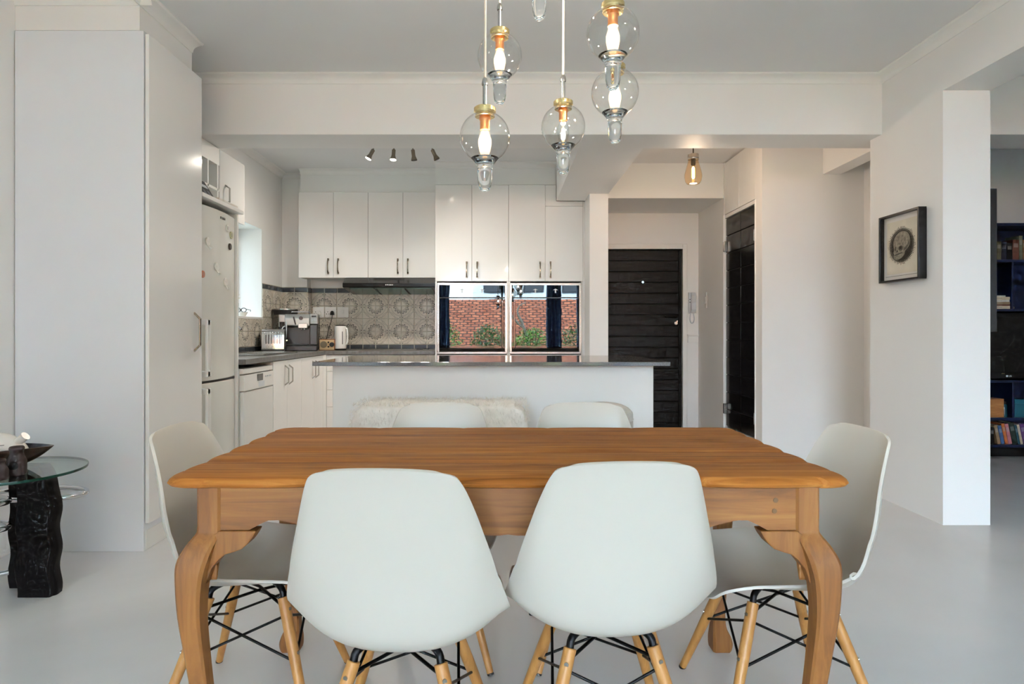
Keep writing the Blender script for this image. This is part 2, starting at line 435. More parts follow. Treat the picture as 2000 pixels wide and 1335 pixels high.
# cornices: profile (out, down)
def cornice_profile(p=0.075, d=0.06):
    pts = [(0, 0), (p, 0), (p, -0.006), (p-0.006, -0.008)]
    for k in range(7):
        a = PI/2*k/6
        pts.append((p-0.008-(p-0.016)*math.sin(a), -d+0.008+(d-0.018)*math.cos(a)))
    pts += [(0.006, -d+0.004), (0.006, -d), (0, -d)]
    return pts
def cornice(name, label, axis, a, b, wall, sign, p=0.07, d=0.052):
    pr = cornice_profile(p, d)
    m = MB()
    if axis == 'x': m.prism([(wall+sign*o, CE+z) for o, z in pr], 'x', a, b)
    else: m.prism([(wall+sign*o, CE+z) for o, z in pr], 'y', a, b)
    return struct(name, m, M_cornice, label, 'cornice', smooth=40)
cornice('trim_9', 'white cove cornice along the long kitchen beam', 'x', -2.3, 2.52, 4.13, -1)
cornice('trim_10', 'white cove cornice above the framed print wall', 'y', -5.0, 4.13, 2.52, -1)
cornice('trim_11', 'white cove cornice on the side of the tall cabinet bulkhead', 'y', 3.07, 3.67, -1.815, 1)
cornice('trim_12', 'white cove cornice on the front of the tall cabinet bulkhead', 'x', -2.44, -1.75, 3.14, -1)
cornice('trim_13', 'white cove cornice over the upper cabinets by the hood', 'x', -2.09, -0.655, 6.52, -1)
cornice('trim_14', 'white cove cornice over the oven cupboards', 'x', -0.655, 0.555, 6.255, -1)
cornice('trim_15', 'white cove cornice on the kitchen side wall', 'y', 4.92, 6.71, -2.35, 1)
cornice('trim_16', 'short white cove cornice on the corner pier', 'x', -2.35, -2.09, 6.71, -1)

# windows of the garden side
M_frame = pm('dark_window_frame', (44, 46, 50), 0.4, var=0.05)
def garden_window(name, x0, x1, n, label):
    w = thing(name, ((x0+x1)/2, -5.1, s0), label, 'window', kind='structure')
    f = MB(); e = 0.05
    f.box(x0, x1, -5.14, -5.08, s0, s0+e).box(x0, x1, -5.14, -5.08, s1-e, s1).box(x0, x0+e, -5.14, -5.08, s0+e, s1-e).box(x1-e, x1, -5.14, -5.08, s0+e, s1-e)
    part('window_frame', f, M_frame, w, 0.004)
    for k in range(1, n):
        x = x0+(x1-x0)*k/n
        part('mullion', B(x-0.025, x+0.025, -5.14, -5.08, s0+e, s1-e), M_frame, w, 0.004)
    for k in range(n):
        a = x0+(x1-x0)*k/n+0.026; b = x0+(x1-x0)*(k+1)/n-0.026
        part('pane', B(a, b, -5.113, -5.107, s0+e, s1-e), M_window, w)
    part('window_sill', B(x0, x1, -5.08, -4.92, s0-0.03, s0), M_whiteplastic, w, 0.005)
garden_window('window_1', Wx[0][0], Wx[0][1], 2, 'wide dark framed garden window behind the dining table')
garden_window('window_2', Wx[1][0], Wx[1][1], 2, 'dark framed garden window of the living room')
w = thing('window_3', (-2.6, 5.62, wz0), 'small white framed kitchen window set deep above the worktop', 'window', kind='structure')
f = MB(); e = 0.045
f.box(-2.63, -2.58, wy0, wy1, wz0, wz0+e).box(-2.63, -2.58, wy0, wy1, wz1-e, wz1).box(-2.63, -2.58, wy0, wy0+e, wz0+e, wz1-e).box(-2.63, -2.58, wy1-e, wy1, wz0+e, wz1-e)
part('window_frame', f, M_whiteplastic, w, 0.004)
part('pane', B(-2.608, -2.602, wy0+e, wy1-e, wz0+e, wz1-e), M_window, w)
part('mullion', B(-2.63, -2.58, 5.6, 5.64, wz0+e, wz1-e), M_charcoal, w, 0.003)
part('window_sill', B(-2.58, -2.335, wy0, wy1, wz0-0.018, wz0+0.004), M_whiteplastic, w, 0.004)

# ------------------------------------------------------------------ wall tiles
TT = 0.1405
def tile_mesh(w, h, mat, name):
    m = MB(); g = 0.003
    m.add([(g, 0, g), (w-g, 0, g), (w-g, 0, h-g), (g, 0, h-g), (g+0.002, -0.006, g+0.002), (w-g-0.002, -0.006, g+0.002), (w-g-0.002, -0.006, h-g-0.002), (g+0.002, -0.006, h-g-0.002)],
          [(0, 1, 5, 4), (1, 2, 6, 5), (2, 3, 7, 6), (3, 0, 4, 7), (4, 5, 6, 7)])
    me = bpy.data.meshes.new(name); me.from_pydata(m.v, [], m.f); me.materials.append(mat); return me
def tile_mesh_m(mx, mz):      # quarter of the four tile flower, its centre at the local origin
    m = MB(); g = 0.003; w = TT
    P = [(g, 0, g), (w-g, 0, g), (w-g, 0, w-g), (g, 0, w-g), (g+0.002, -0.006, g+0.002), (w-g-0.002, -0.006, g+0.002), (w-g-0.002, -0.006, w-g-0.002), (g+0.002, -0.006, w-g-0.002)]
    F = [(0, 1, 5, 4), (1, 2, 6, 5), (2, 3, 7, 6), (3, 0, 4, 7), (4, 5, 6, 7)]
    me = bpy.data.meshes.new('tile'); me.from_pydata(P, [], F); me.materials.append(M_tile); return me
ME_T = tile_mesh_m(1, 1)
ME_D = tile_mesh(TT, 0.055, M_darktile, 'edge_tile')
ME_D2 = tile_mesh(TT, 0.05, M_darktile, 'edge_tile')
def put(me, parent, world, rz, ry=0, name='tile'):
    o = bpy.data.objects.new(name, me); COL.objects.link(o); o.parent = parent
    o.location = Vector(world)-Vector(parent.location); o.rotation_euler = (0, ry, rz); return o
Z0 = 0.963                       # bottom of the patterned rows
def tile_run(wall, origin, direction, rz, ncol, rows, phase=0, bottom=True, top=True):
    # direction: unit vector of +column; tiles face -local y
    d = Vector(direction); o = Vector(origin)
    for c in range(ncol):
        left = o + d*TT*c
        if bottom: put(ME_D2, wall, left+Vector((0, 0, Z0-0.05)), rz, name='edge_tile')
        if top: put(ME_D, wall, left+Vector((0, 0, Z0+4*TT)), rz, name='edge_tile')
        for r in rows:
            z = Z0+TT*r
            right = (c+phase) % 2 == 0       # flower centre on the tile's right edge
            up = r % 2 == 0                  # flower centre on the tile's top edge
            # the flower centre is the local origin; turn the tile in its plane by quarter turns
            cx = left + d*(TT if right else 0); cz = z+(TT if up else 0)
            if right and up: a = PI
            elif right and not up: a = -PI/2
            elif not right and up: a = PI/2
            else: a = 0
            put(ME_T, wall, Vector((cx.x, cx.y, cz)), rz, a)
part('grout', B(-2.08, -0.655, 6.834, 6.84, 0.905, Z0+4*TT+0.058), M_grout, wall_kb)
tile_run(wall_kb, (-1.368-5*TT, 6.834, 0), (1, 0, 0), 0, 10, range(4), 0)
part('grout', B(-2.35, -2.074, 6.704, 6.71, 0.905, Z0+4*TT+0.058).box(-2.08, -2.074, 6.71, 6.84, 0.905, Z0+4*TT+0.058), M_grout, wall_pier)
tile_run(wall_pier, (-2.354, 6.704, 0), (1, 0, 0), 0, 2, range(4), 0)
tile_run(wall_pier, (-2.074, 6.704, 0), (0, 1, 0), PI/2, 1, range(4), 1)
# side wall: tiles face +x, columns run towards the back wall
part('grout', B(-2.35, -2.344, 5.3, 6.71, 0.905, wz0-0.02).box(-2.35, -2.344, wy1+0.005, 6.71, wz0-0.02, Z0+4*TT+0.058), M_grout, wall_kl)
ys = 6.70-10*TT
tile_run(wall_kl, (-2.344, ys, 0), (0, 1, 0), PI/2, 10, range(2), 0, True, False)
tile_run(wall_kl, (-2.344, 6.70-4*TT, 0), (0, 1, 0), PI/2, 4, range(2, 4), 0, False, True)

# ------------------------------------------------------------------ doors
d1 = thing('door_1', (1.6, 7.1, 0), 'black front door of horizontal boards with a spyhole', 'door', kind='structure')
part('door_leaf', B(1.17, 2.05, 7.10, 7.13, 0.01, 2.03), M_doorgroove, d1)
bh = 0.1225; n = 0; z = 2.03
while z > 0.05:
    z0 = max(z-bh, 0.012)
    part('plank', B(1.172, 2.018, 7.085, 7.10, z0+0.004, z-0.004), M_doorblack, d1, 0.004)
    z -= bh
part('edge_stile', B(2.022, 2.05, 7.083, 7.10, 0.01, 2.03), M_doorblack, d1, 0.003)
fr = MB().box(2.05, 2.10, 7.03, 7.05, 0, 2.09).box(1.10, 2.05, 7.03, 7.05, 2.035, 2.09).box(1.10, 1.165, 7.03, 7.05, 0, 2.035)
part('door_frame', fr, M_cornice, d1, 0.005)
part('spyhole', MB().tube([(1.61, 7.088, 1.665), (1.61, 7.075, 1.665)], 0.014, 12), M_chrome, d1, smooth=40)
part('door_handle', MB().tube([(1.99, 7.086, 1.275), (1.99, 7.05, 1.275), (1.96, 7.043, 1.277), (1.85, 7.043, 1.272)], 0.011, 8), M_blackmetal, d1, smooth=50)
part('lock', MB().tube([(1.985, 7.087, 1.20), (1.985, 7.07, 1.20)], 0.02, 12), M_steel, d1, smooth=40)
part('key', MB().obox((1.985, 7.06, 1.21), (0.014, 0.02, 0.045), ry=0.5), M_chrome, d1)
for hz in (1.68, 1.42):
    part('strap_hinge', MB().prism([(1.172, hz-0.014), (1.24, hz-0.008), (1.26, hz), (1.24, hz+0.008), (1.172, hz+0.014)], 'y', 7.076, 7.086), M_blackmetal, d1)

d2 = thing('door_2', (2.25, 5.855, 0.15), 'black folding closet door of horizontal boards in the hall', 'door', kind='structure')
ya, yb, ym = 5.475, 6.235, 5.855
for y0, y1, off in ((ya, ym-0.002, 0.0), (ym+0.002, yb, 0.0)):
    p = part('door_panel', B(2.262, 2.285, y0, y1, 0.165, 2.225), M_doorgroove, d2)
    zz = 2.225; h = 0.172
    while zz > 0.2:
        q = part('board', B(2.250, 2.262, y0+0.002, y1-0.002, max(zz-h, 0.166)+0.003, zz-0.003), M_foldblack, p, 0.003)
        zz -= h
part('door_frame', B(2.222, 2.25, 6.235, 6.25, 0.15, 2.26).box(2.222, 2.25, 5.46, 5.473, 0.15, 2.26), M_cornice, d2, 0.003)
for hz in (1.95, 0.34):
    part('hinge', MB().box(2.218, 2.248, 6.205, 6.236, hz-0.05, hz+0.05), M_steel, d2, 0.002)
    part('hinge', MB().box(2.218, 2.248, 5.474, 5.484, hz-0.05, hz+0.05), M_steel, d2, 0.002)

cb = thing('hall_cupboard', (2.25, 5.855, 2.26), 'white flush cupboard doors above the black folding door', 'cupboard')
part('cupboard_door', B(2.232, 2.25, 5.478, 5.853, 2.268, 2.775), M_cornice, cb, 0.002)
part('cupboard_door', B(2.232, 2.25, 5.857, 6.232, 2.268, 2.775), M_cornice, cb, 0.002)

# hall fittings
ic = thing('intercom_phone', (2.155, 7.05, 1.31), 'pale grey intercom handset with a curly cord beside the front door', 'intercom')
part('base', MB().box(2.115, 2.135, 7.015, 7.05, 1.31, 1.545), M_greyplastic, ic, 0.004)
part('handset', MB().prism([(7.05, 1.315), (7.02, 1.315), (7.0, 1.35), (7.008, 1.43), (7.0, 1.51), (7.02, 1.545), (7.05, 1.545)], 'x', 2.137, 2.192), M_greyplastic, ic, 0.006)
part('cord', MB().tube(catmull([(2.14, 7.03, 1.31), (2.13, 7.03, 1.25), (2.143, 7.03, 1.205), (2.165, 7.03, 1.205), (2.178, 7.03, 1.25), (2.168, 7.03, 1.31)], 6), 0.006, 8), M_greyplastic, ic, smooth=60)
part('button', MB().box(2.120, 2.130, 7.011, 7.016, 1.43, 1.44).box(2.120, 2.130, 7.011, 7.016, 1.46, 1.47), M_charcoal, ic)
sw = thing('light_switch', (2.23, 6.78, 1.38), 'narrow white light switch on the front door niche wall', 'light switch')
part('plate', B(2.222, 2.23, 6.75, 6.82, 1.36, 1.53), M_whiteplastic, sw, 0.002)
part('rocker', B(2.214, 2.222, 6.765, 6.79, 1.41, 1.48), M_whiteplastic, sw, 0.002)
mb_ = thing('meter_box', (2.15, 7.04, 0.97), 'small white cover plate low on the wall beside the front door', 'cover plate')
part('cover', B(2.11, 2.225, 7.03, 7.05, 0.98, 1.055), M_cornice, mb_, 0.003)
part('ledge', B(2.105, 2.228, 7.022, 7.05, 1.057, 1.07), M_cornice, mb_, 0.002)
sw = thing('pillar_switch', (1.015, 6.0, 1.6), 'white switch plate on the pillar edge near the front door', 'light switch')
part('plate', B(1.015, 1.027, 6.05, 6.12, 1.68, 1.79), M_whiteplastic, sw, 0.002)
part('rocker', B(1.027, 1.032, 6.07, 6.1, 1.72, 1.75), M_whiteplastic, sw, 0.001)

# ------------------------------------------------------------------ tall cabinet, fridge, cupboard above it
tc_ = thing('tall_cabinet', (-2.12, 3.4, 0), 'tall glossy white cupboard unit beside the fridge', 'cabinet')
part('body', B(-2.435, -1.79, 3.13, 3.695, 0.0, 2.61), M_gloss_cool, tc_, 0.002)
part('plinth', B(-2.40, -1.788, 3.15, 3.69, 0.002, 0.10), M_carc, tc_)
dr = part('door', B(-1.785, -1.765, 3.135, 3.69, 0.14, 2.595), M_gloss, tc_, 0.002)
def bar_handle_x(parent, x, y, z0, z1, stand=0.032, r=0.006, mat=None, w=0.012):
    # handle on a face that looks towards +x
    m = MB()
    zs = z1-z0
    prof = [(x, z0), (x+stand, z0+zs*0.16), (x+stand, z1-zs*0.16), (x, z1), (x, z1-0.012), (x+stand-0.007, z1-zs*0.16-0.006), (x+stand-0.007, z0+zs*0.16+0.006), (x, z0+0.012)]
    m.prism(prof, 'y', y-w/2, y+w/2)
    return part('handle', m, mat or M_pewter, parent, 0.0015)
bar_handle_x(dr, -1.765, 3.60, 0.985, 1.215, 0.036, w=0.016)

fr_ = thing('fridge_freezer', (-2.1, 3.995, 0), 'tall white fridge freezer between the glossy cupboard and the dishwasher', 'fridge')
part('body', B(-2.34, -1.86, 3.715, 4.265, 0.03, 1.85), M_fridge, fr_, 0.006)
part('foot', B(-2.33, -1.88, 3.74, 4.24, 0.0, 0.03), M_black, fr_)
def curved_door(z0, z1, rise=0.0):
    pts = []
    y0, y1 = 3.715, 4.265
    for k in range(13):
        t = k/12; y = y0+(y1-y0)*t
        pts.append((-1.79-0.028*(2*t-1)**2, y))
    poly = [(-1.86, y0)]+pts+[(-1.86, y1)]
    return MB().prism(poly, 'z', z0, z1)
ud = part('upper_door', curved_door(0.80, 1.875), M_fridge, fr_, 0.005, 30)
ld = part('lower_door', curved_door(0.06, 0.785), M_fridge, fr_, 0.005, 30)
part('door_gap', B(-1.86, -1.815, 3.72, 4.26, 0.785, 0.80), M_charcoal, fr_)
def fridge_handle(parent, z0, z1):
    m = MB().box(-1.81, -1.755, 3.745, 3.775, z0, z0+0.035).box(-1.81, -1.755, 3.745, 3.775, z1-0.035, z1).box(-1.772, -1.755, 3.742, 3.790, z0, z1)
    return part('handle', m, M_whiteplastic, parent, 0.004)
fridge_handle(ud, 0.83, 1.175); fridge_handle(ld, 0.42, 0.76)
lettering('BOSCH', 0.022, M_charcoal, ud, (-1.788, 4.02, 1.83), (PI/2, 0, PI/2))
def magnet(name, y, z, r, rgb, label, hook=False):
    x = -1.79-0.028*((y-3.99)/0.275)**2
    mt = pm('enamel_%d_%d_%d' % rgb, rgb, 0.3, var=0.08, scale=60)
    t = thing(name, (x, y, z-r), label, 'fridge magnet')
    part('disc', MB().tube([(x-0.001, y, z), (x+0.008, y, z)], r, 18), mt, t, 0.002, 40)
    if hook:
        part('hook', MB().tube(catmull([(x+0.004, y, z-r*0.8), (x+0.014, y, z-r*1.5), (x+0.022, y, z-r*1.9), (x+0.026, y, z-r*1.4)], 4), 0.004, 8), mt, t, smooth=50)
    else:
        part('motif', MB().tube([(x+0.008, y, z), (x+0.0095, y, z)], r*0.55, 14), pm('enamel_motif_%d' % (sum(rgb)), tuple(min(255, int(v*0.6+60)) for v in rgb), 0.4), t, smooth=40)
magnet('fridge_magnet', 4.09, 1.78, 0.022, (226, 226, 220), 'white round magnet, topmost of three near the fridge door edge')
magnet('fridge_magnet', 4.165, 1.745, 0.024, (178, 176, 140), 'olive rimmed round magnet just below the white one on the fridge')
magnet('fridge_magnet', 4.14, 1.665, 0.022, (70, 60, 52), 'dark brown round magnet, lowest of three near the fridge edge')
magnet('fridge_magnet', 3.78, 1.45, 0.022, (196, 120, 92), 'orange brown round magnet near the fridge hinge side')
magnet('magnet_hook', 3.83, 1.655, 0.026, (232, 230, 224), 'white hook magnet, highest of the three hooks on the fridge', True)
magnet('magnet_hook', 3.93, 1.51, 0.026, (230, 229, 222), 'white hook magnet, middle one of the three hooks on the fridge', True)
magnet('magnet_hook', 4.06, 1.425, 0.026, (231, 228, 222), 'white hook magnet, lowest of the three hooks on the fridge', True)

oc = thing('wine_rack_cupboard', (-2.2, 4.29, 1.93), 'white overhead cupboard with a pigeonhole wine rack above the fridge', 'cupboard')
part('shelf_board', B(-2.345, -1.765, 3.70, 4.29, 1.905, 1.93), M_carc, oc, 0.002)
part('side_panel', B(-2.345, -1.80, 4.27, 4.29, 0.0, 1.905), M_carc, oc, 0.002)
part('back_panel', B(-2.345, -2.30, 3.70, 4.84, 1.93, 2.40), M_carc, oc)
fx = -2.0
m = MB()
m.box(-2.3, fx, 3.70, 4.44, 2.28, 2.40)                       # head rail
ylist = [3.72, 3.86, 4.0, 4.135, 4.27, 4.415]
for y in ylist: m.box(-2.3, fx, y-0.008, y+0.008, 1.93, 2.28)
for z in (2.105,): m.box(-2.3, fx, 3.70, 4.44, z-0.009, z+0.009)
part('rack', m, M_carc, oc, 0.001)
do = part('cupboard_door', B(-2.02, fx, 4.45, 4.88, 1.935, 2.40), M_gloss, oc, 0.002)
part('cupboard_body', B(-2.30, -2.025, 4.45, 4.875, 1.935, 2.40), M_carc, oc)
bar_handle_x(do, fx, 4.54, 2.02, 2.17, 0.034, w=0.016, mat=M_steel)
bxd = thing('storage_box', (-1.9, 4.06, 1.93), 'dark printed box leaning against the wine rack above the fridge', 'box')
part('box_body', MB().prism([(-1.885, 1.935), (-1.855, 1.93), (-1.955, 2.09), (-1.982, 2.08)], 'y', 3.84, 4.12), M_charcoal, bxd, 0.002)
nx = Vector((0.16, 0, 0.1)).normalized()
def onbox(t, y, e=0.0015):
    p = Vector((-1.855, y, 1.93)).lerp(Vector((-1.955, y, 2.09)), t); return p+nx*e
def quad_on(t0, t1, y0, y1, e=0.001):
    a, b, c, d = onbox(t0, y0, e), onbox(t0, y1, e), onbox(t1, y1, e), onbox(t1, y0, e)
    k = nx*0.001
    return MB().add([a, b, c, d, a-k, b-k, c-k, d-k], [(0, 1, 2, 3), (7, 6, 5, 4), (0, 4, 5, 1), (1, 5, 6, 2), (2, 6, 7, 3), (3, 7, 4, 0)])
part('printed_title', quad_on(0.66, 0.8, 3.86, 4.10), M_greyplastic, bxd)
for k in range(4):
    part('printed_figure', quad_on(0.2, 0.55, 3.87+k*0.06, 3.905+k*0.06), pm('box_print', (96, 102, 112), 0.5), bxd)
lb = solo('label_strip', B(-1.80, -1.766, 3.92, 4.2, 1.93, 1.944), M_ceramic, 'low white strip lying on the shelf edge above the fridge', 'strip', bevel=0.002)

# ------------------------------------------------------------------ dishwasher and left base units
dw = thing('dishwasher', (-2.05, 4.57, 0), 'white dishwasher next to the fridge under the grey worktop', 'dishwasher')
part('body', B(-2.33, -1.80, 4.30, 4.855, 0.02, 0.845), M_whiteplastic, dw)
part('foot', B(-2.3, -1.84, 4.32, 4.84, 0.0, 0.02), M_black, dw)
part('door', B(-1.80, -1.768, 4.30, 4.855, 0.10, 0.685), M_whiteplastic, dw, 0.008)
cp = part('control_panel', MB().prism([(-1.80, 0.69), (-1.764, 0.69), (-1.762, 0.70), (-1.766, 0.80), (-1.80, 0.80)], 'y', 4.30, 4.855), M_whiteplastic, dw, 0.003)
part('top_rail', B(-1.80, -1.772, 4.30, 4.855, 0.808, 0.845), M_whiteplastic, dw, 0.004)
part('display', B(-1.766, -1.7615, 4.53, 4.63, 0.745, 0.795), M_blackgloss, cp, 0.001)
part('grip_recess', B(-1.766, -1.7615, 4.55, 4.66, 0.70, 0.74), M_greyplastic, cp, 0.001)
for k in range(3): part('button', B(-1.766, -1.7605, 4.68+k*0.045, 4.71+k*0.045, 0.765, 0.775), M_greyplastic, cp)

def base_unit_left(y0, y1, ysplit, label):
    t = thing('base_cabinet', (-2.05, (y0+y1)/2, 0), label, 'cabinet')
    part('body', B(-2.33, -1.79, y0+0.001, y1-0.001, 0.10, 0.872), M_carc, t)
    part('plinth', B(-2.30, -1.83, y0+0.001, y1-0.001, 0.0, 0.10), M_carc, t)
    for a, b, hs in ((y0, ysplit, 1), (ysplit, y1, -1)):
        d = part('door', B(-1.79, -1.77, a+0.0015, b-0.0015, 0.115, 0.868), M_gloss, t, 0.0015)
        yy = b-0.05 if hs > 0 else a+0.05
        bar_handle_x(d, -1.77, yy, 0.66, 0.83, 0.034, w=0.014, mat=M_steel)
base_unit_left(4.86, 5.545, 5.175, 'glossy white two door base cabinet beside the dishwasher')
base_unit_left(5.545, 6.22, 5.92, 'glossy white two door base cabinet in the kitchen corner')
# back run
def drawer_unit(x0, x1, label):
    t = thing('drawer_cabinet', ((x0+x1)/2, 6.5, 0), label, 'cabinet')
    part('body', B(x0, x1, 6.26, 6.83, 0.10, 0.872), M_carc, t)
    part('plinth', B(x0, x1, 6.30, 6.8, 0.0, 0.10), M_carc, t)
    zs = [0.868, 0.706, 0.522, 0.353, 0.115]
    for a, b in zip(zs, zs[1:]):
        d = part('drawer', B(x0+0.0015, x1-0.0015, 6.24, 6.26, b+0.0015, a-0.0015), M_gloss, t, 0.0015)
        zc = a-0.05; xc = (x0+x1)/2
        m = MB().prism([(xc-0.09, 6.24), (xc-0.07, 6.21), (xc+0.07, 6.21), (xc+0.09, 6.24), (xc+0.08, 6.24), (xc+0.065, 6.217), (xc-0.065, 6.217), (xc-0.08, 6.24)], 'z', zc-0.006, zc+0.006)
        part('handle', m, M_steel, d)
    if x0 < -1.5: part('corner_filler', B(-1.788, x0-0.001, 6.222, 6.28, 0.0, 0.872), M_gloss, t)
drawer_unit(-1.74, -1.2, 'glossy white drawer cabinet in the kitchen corner behind the island')
co_ = drawer_unit(-1.2, -0.66, 'glossy white drawer cabinet under the cooker hood')

wt = MB().prism([(-2.343, 4.295), (-1.755, 4.295), (-1.755, 6.225), (-0.66, 6.225), (-0.66, 6.832), (-2.072, 6.832), (-2.072, 6.702), (-2.343, 6.702)], 'z', 0.875, 0.912)
solo('worktop', wt, M_laminate, 'dark grey L shaped kitchen worktop along the tiled walls', 'worktop', bevel=0.004)
sk = thing('kitchen_sink', (-2.1, 5.35, 0.912), 'stainless steel sink and drainer set into the grey worktop', 'sink')
m = MB().box(-2.28, -1.86, 4.9, 5.72, 0.9125, 0.918)
part('drainer', m, M_steel, sk, 0.002)
rim = MB()
rim.box(-2.27, -1.87, 4.92, 4.94, 0.918, 0.926).box(-2.27, -1.87, 5.68, 5.70, 0.918, 0.926).box(-2.27, -2.25, 4.94, 5.68, 0.918, 0.926).box(-1.89, -1.87, 4.94, 5.68, 0.918, 0.926)
part('rim', rim, M_steel, sk, 0.003)
for k in range(6): part('drainer_groove', B(-2.22, -1.92, 5.36+k*0.05, 5.372+k*0.05, 0.918, 0.922), M_steel, sk, 0.001)
tap = MB().tube(catmull([(-2.3, 5.1, 0.918), (-2.3, 5.1, 1.08), (-2.27, 5.1, 1.15), (-2.18, 5.1, 1.16), (-2.12, 5.1, 1.12)], 6), 0.012, 10)
part('tap', tap, M_chrome, sk, smooth=50)

# ------------------------------------------------------------------ upper cabinets, oven cupboards, ovens, hood
def handle_y(parent, x, y, z0, z1):
    # bow handle on a face that looks towards the camera (-y)
    m = MB(); pts = []
    for k in range(9):
        t = k/8; pts.append((y-0.008-0.024*math.sin(PI*t)**0.5, z0+(z1-z0)*t))
    rings = []
    for yy, zz in pts:
        k = abs((zz-(z0+z1)/2)/((z1-z0)/2)); w = 0.0075-0.0025*(1-k)
        rings.append([(x-w, yy-0.004, zz), (x+w, yy-0.004, zz), (x+w, yy+0.004, zz), (x-w, yy+0.004, zz)])
    m.loft(rings)
    m.box(x-0.0085, x+0.0085, y-0.014, y, z0-0.004, z0+0.02).box(x-0.0085, x+0.0085, y-0.014, y, z1-0.02, z1+0.004)
    return part('handle', m, M_pewter, parent, 0.001, 50)
def upper_unit(x0, xm, x1, yf, yb, z0, z1, label, hz=(0.04, 0.195)):
    t = thing('wall_cabinet', ((x0+x1)/2, (yf+yb)/2, z0), label, 'cabinet')
    part('body', B(x0+0.002, x1-0.002, yf+0.02, yb, z0+0.004, z1-0.002), M_carc, t)
    for a, b, s in ((x0, xm, 1), (xm, x1, -1)):
        d = part('door', B(a+0.0015, b-0.0015, yf, yf+0.019, z0, z1), M_gloss, t, 0.0015)
        handle_y(d, (b-0.052) if s > 0 else (a+0.052), yf, z0+hz[0], z0+hz[1])
    return t
upper_unit(-2.101, -1.739, -1.378, 6.49, 6.70, 1.664, 2.55, 'glossy white two door wall cabinet nearest the kitchen window')
upper_unit(-1.378, -1.016, -0.66, 6.49, 6.83, 1.664, 2.55, 'glossy white two door wall cabinet above the black cooker hood')
def oven_tower(x0, xm, x1, zr, label):
    t = thing('oven_cupboard', ((x0+x1)/2, 6.5, 0), label, 'cabinet')
    z0 = 1.605
    part('body', B(x0+0.001, x1-0.001, 6.26, 6.83, z0, 2.567 if zr > 2.5 else zr), M_carc, t)
    if zr < 2.5: part('body', B(x0+0.001, xm+0.001, 6.26, 6.83, zr, 2.567).box(xm+0.001, x1-0.001, 6.262, 6.83, zr+0.001, 2.40), M_carc, t)
    part('side_panel', B(x0+0.001, x0+0.018, 6.24, 6.83, 0.0, z0), M_gloss, t, 0.001)
    part('side_panel', B(x1-0.018, x1-0.001, 6.24, 6.83, 0.0, z0), M_gloss, t, 0.001)
    if x1 > 0.5: part('end_filler', B(x1+0.0005, 0.8385, 6.245, 6.30, 0.0, 2.40), M_gloss, t)
    part('bottom_panel', B(x0+0.018, x1-0.018, 6.24, 6.83, 0.85, 0.872), M_gloss, t, 0.001)
    part('drawer', B(x0+0.018, x1-0.018, 6.245, 6.8, 0.12, 0.846), M_gloss, t, 0.001)
    part('plinth', B(x0+0.018, x1-0.018, 6.29, 6.8, 0.0, 0.11), M_carc, t)
    for a, b, s, zt in ((x0, xm, 1, 2.568), (xm, x1, -1, zr)):
        d = part('door', B(a+0.0015, b-0.0015, 6.24, 6.259, z0+0.003, zt), M_gloss, t, 0.0015)
        handle_y(d, (b-0.052) if s > 0 else (a+0.052), 6.24, 1.64, 1.80)
    if zr < 2.5:
        part('filler_panel', B(xm+0.001, x1-0.002, 6.243, 6.259, zr+0.003, 2.404).box(xm+0.001, 0.554, 6.243, 6.259, 2.404, 2.567), M_gloss, t, 0.001)
oven_tower(-0.655, -0.288, 0.078, 2.568, 'tall glossy white oven cupboard next to the hood')
oven_tower(0.078, 0.445, 0.822, 2.353, 'tall glossy white oven cupboard next to the pillar')
def oven(x0, x1, hinge_left, label):
    t = thing('built_in_oven', ((x0+x1)/2, 6.4, 0.88), label, 'oven')
    z0, z1 = 0.880, 1.590; g = 0.022
    part('body', B(x0+0.012, x1-0.012, 6.25, 6.80, z0+0.005, z1-0.01), M_black, t)
    m = MB().box(x0, x1, 6.228, 6.25, z1-g, z1).box(x0, x1, 6.228, 6.25, z0, z0+g).box(x0, x0+g, 6.228, 6.25, z0+g, z1-g).box(x1-g, x1, 6.228, 6.25, z0+g, z1-g)
    part('trim_frame', m, M_steel, t, 0.004)
    c = part('control_panel', B(x0+g, x1-g, 6.234, 6.25, z1-g-0.122, z1-g), M_oven, t, 0.002)
    xc = (x0+x1)/2
    for k in (-1, 1):
        part('knob_symbol', MB().prism([(xc+k*0.1-0.026, 1.518), (xc+k*0.1, 1.532), (xc+k*0.1+0.026, 1.518), (xc+k*0.1+0.006, 1.518), (xc+k*0.1+0.006, 1.49), (xc+k*0.1-0.006, 1.49), (xc+k*0.1-0.006, 1.518)], 'y', 6.2325, 6.234), M_greyplastic, c)
    for k in range(7):
        part('indicator', B(xc-0.042+k*0.014-0.002, xc-0.042+k*0.014+0.002, 6.2325, 6.234, 1.491, 1.495), M_black, c)
    part('seal_line', B(x0+g, x1-g, 6.232, 6.25, z1-g-0.13, z1-g-0.123), M_black, t)
    d = part('glass_door', B(x0+g, x1-g, 6.234, 6.25, z0+g+0.035, z1-g-0.131), M_oven, t, 0.002)
    part('vent_strip', B(x0+g, x1-g, 6.236, 6.25, z0+g, z0+g+0.033), M_blackgloss, t)
    hx = x1-g-0.025 if hinge_left else x0+g+0.025
    m = MB().box(hx-0.010, hx+0.010, 6.196, 6.214, z0+0.06, z1-0.175)
    m.box(hx-0.010, hx+0.010, 6.214, 6.234, z0+0.075, z0+0.105).box(hx-0.010, hx+0.010, 6.214, 6.234, z1-0.225, z1-0.195)
    part('handle', m, M_blackgloss, d, 0.004)
oven(-0.634, 0.063, True, 'black mirrored built-in oven on the left, steel trimmed')
oven(0.090, 0.802, False, 'black mirrored built-in oven on the right beside the pillar')

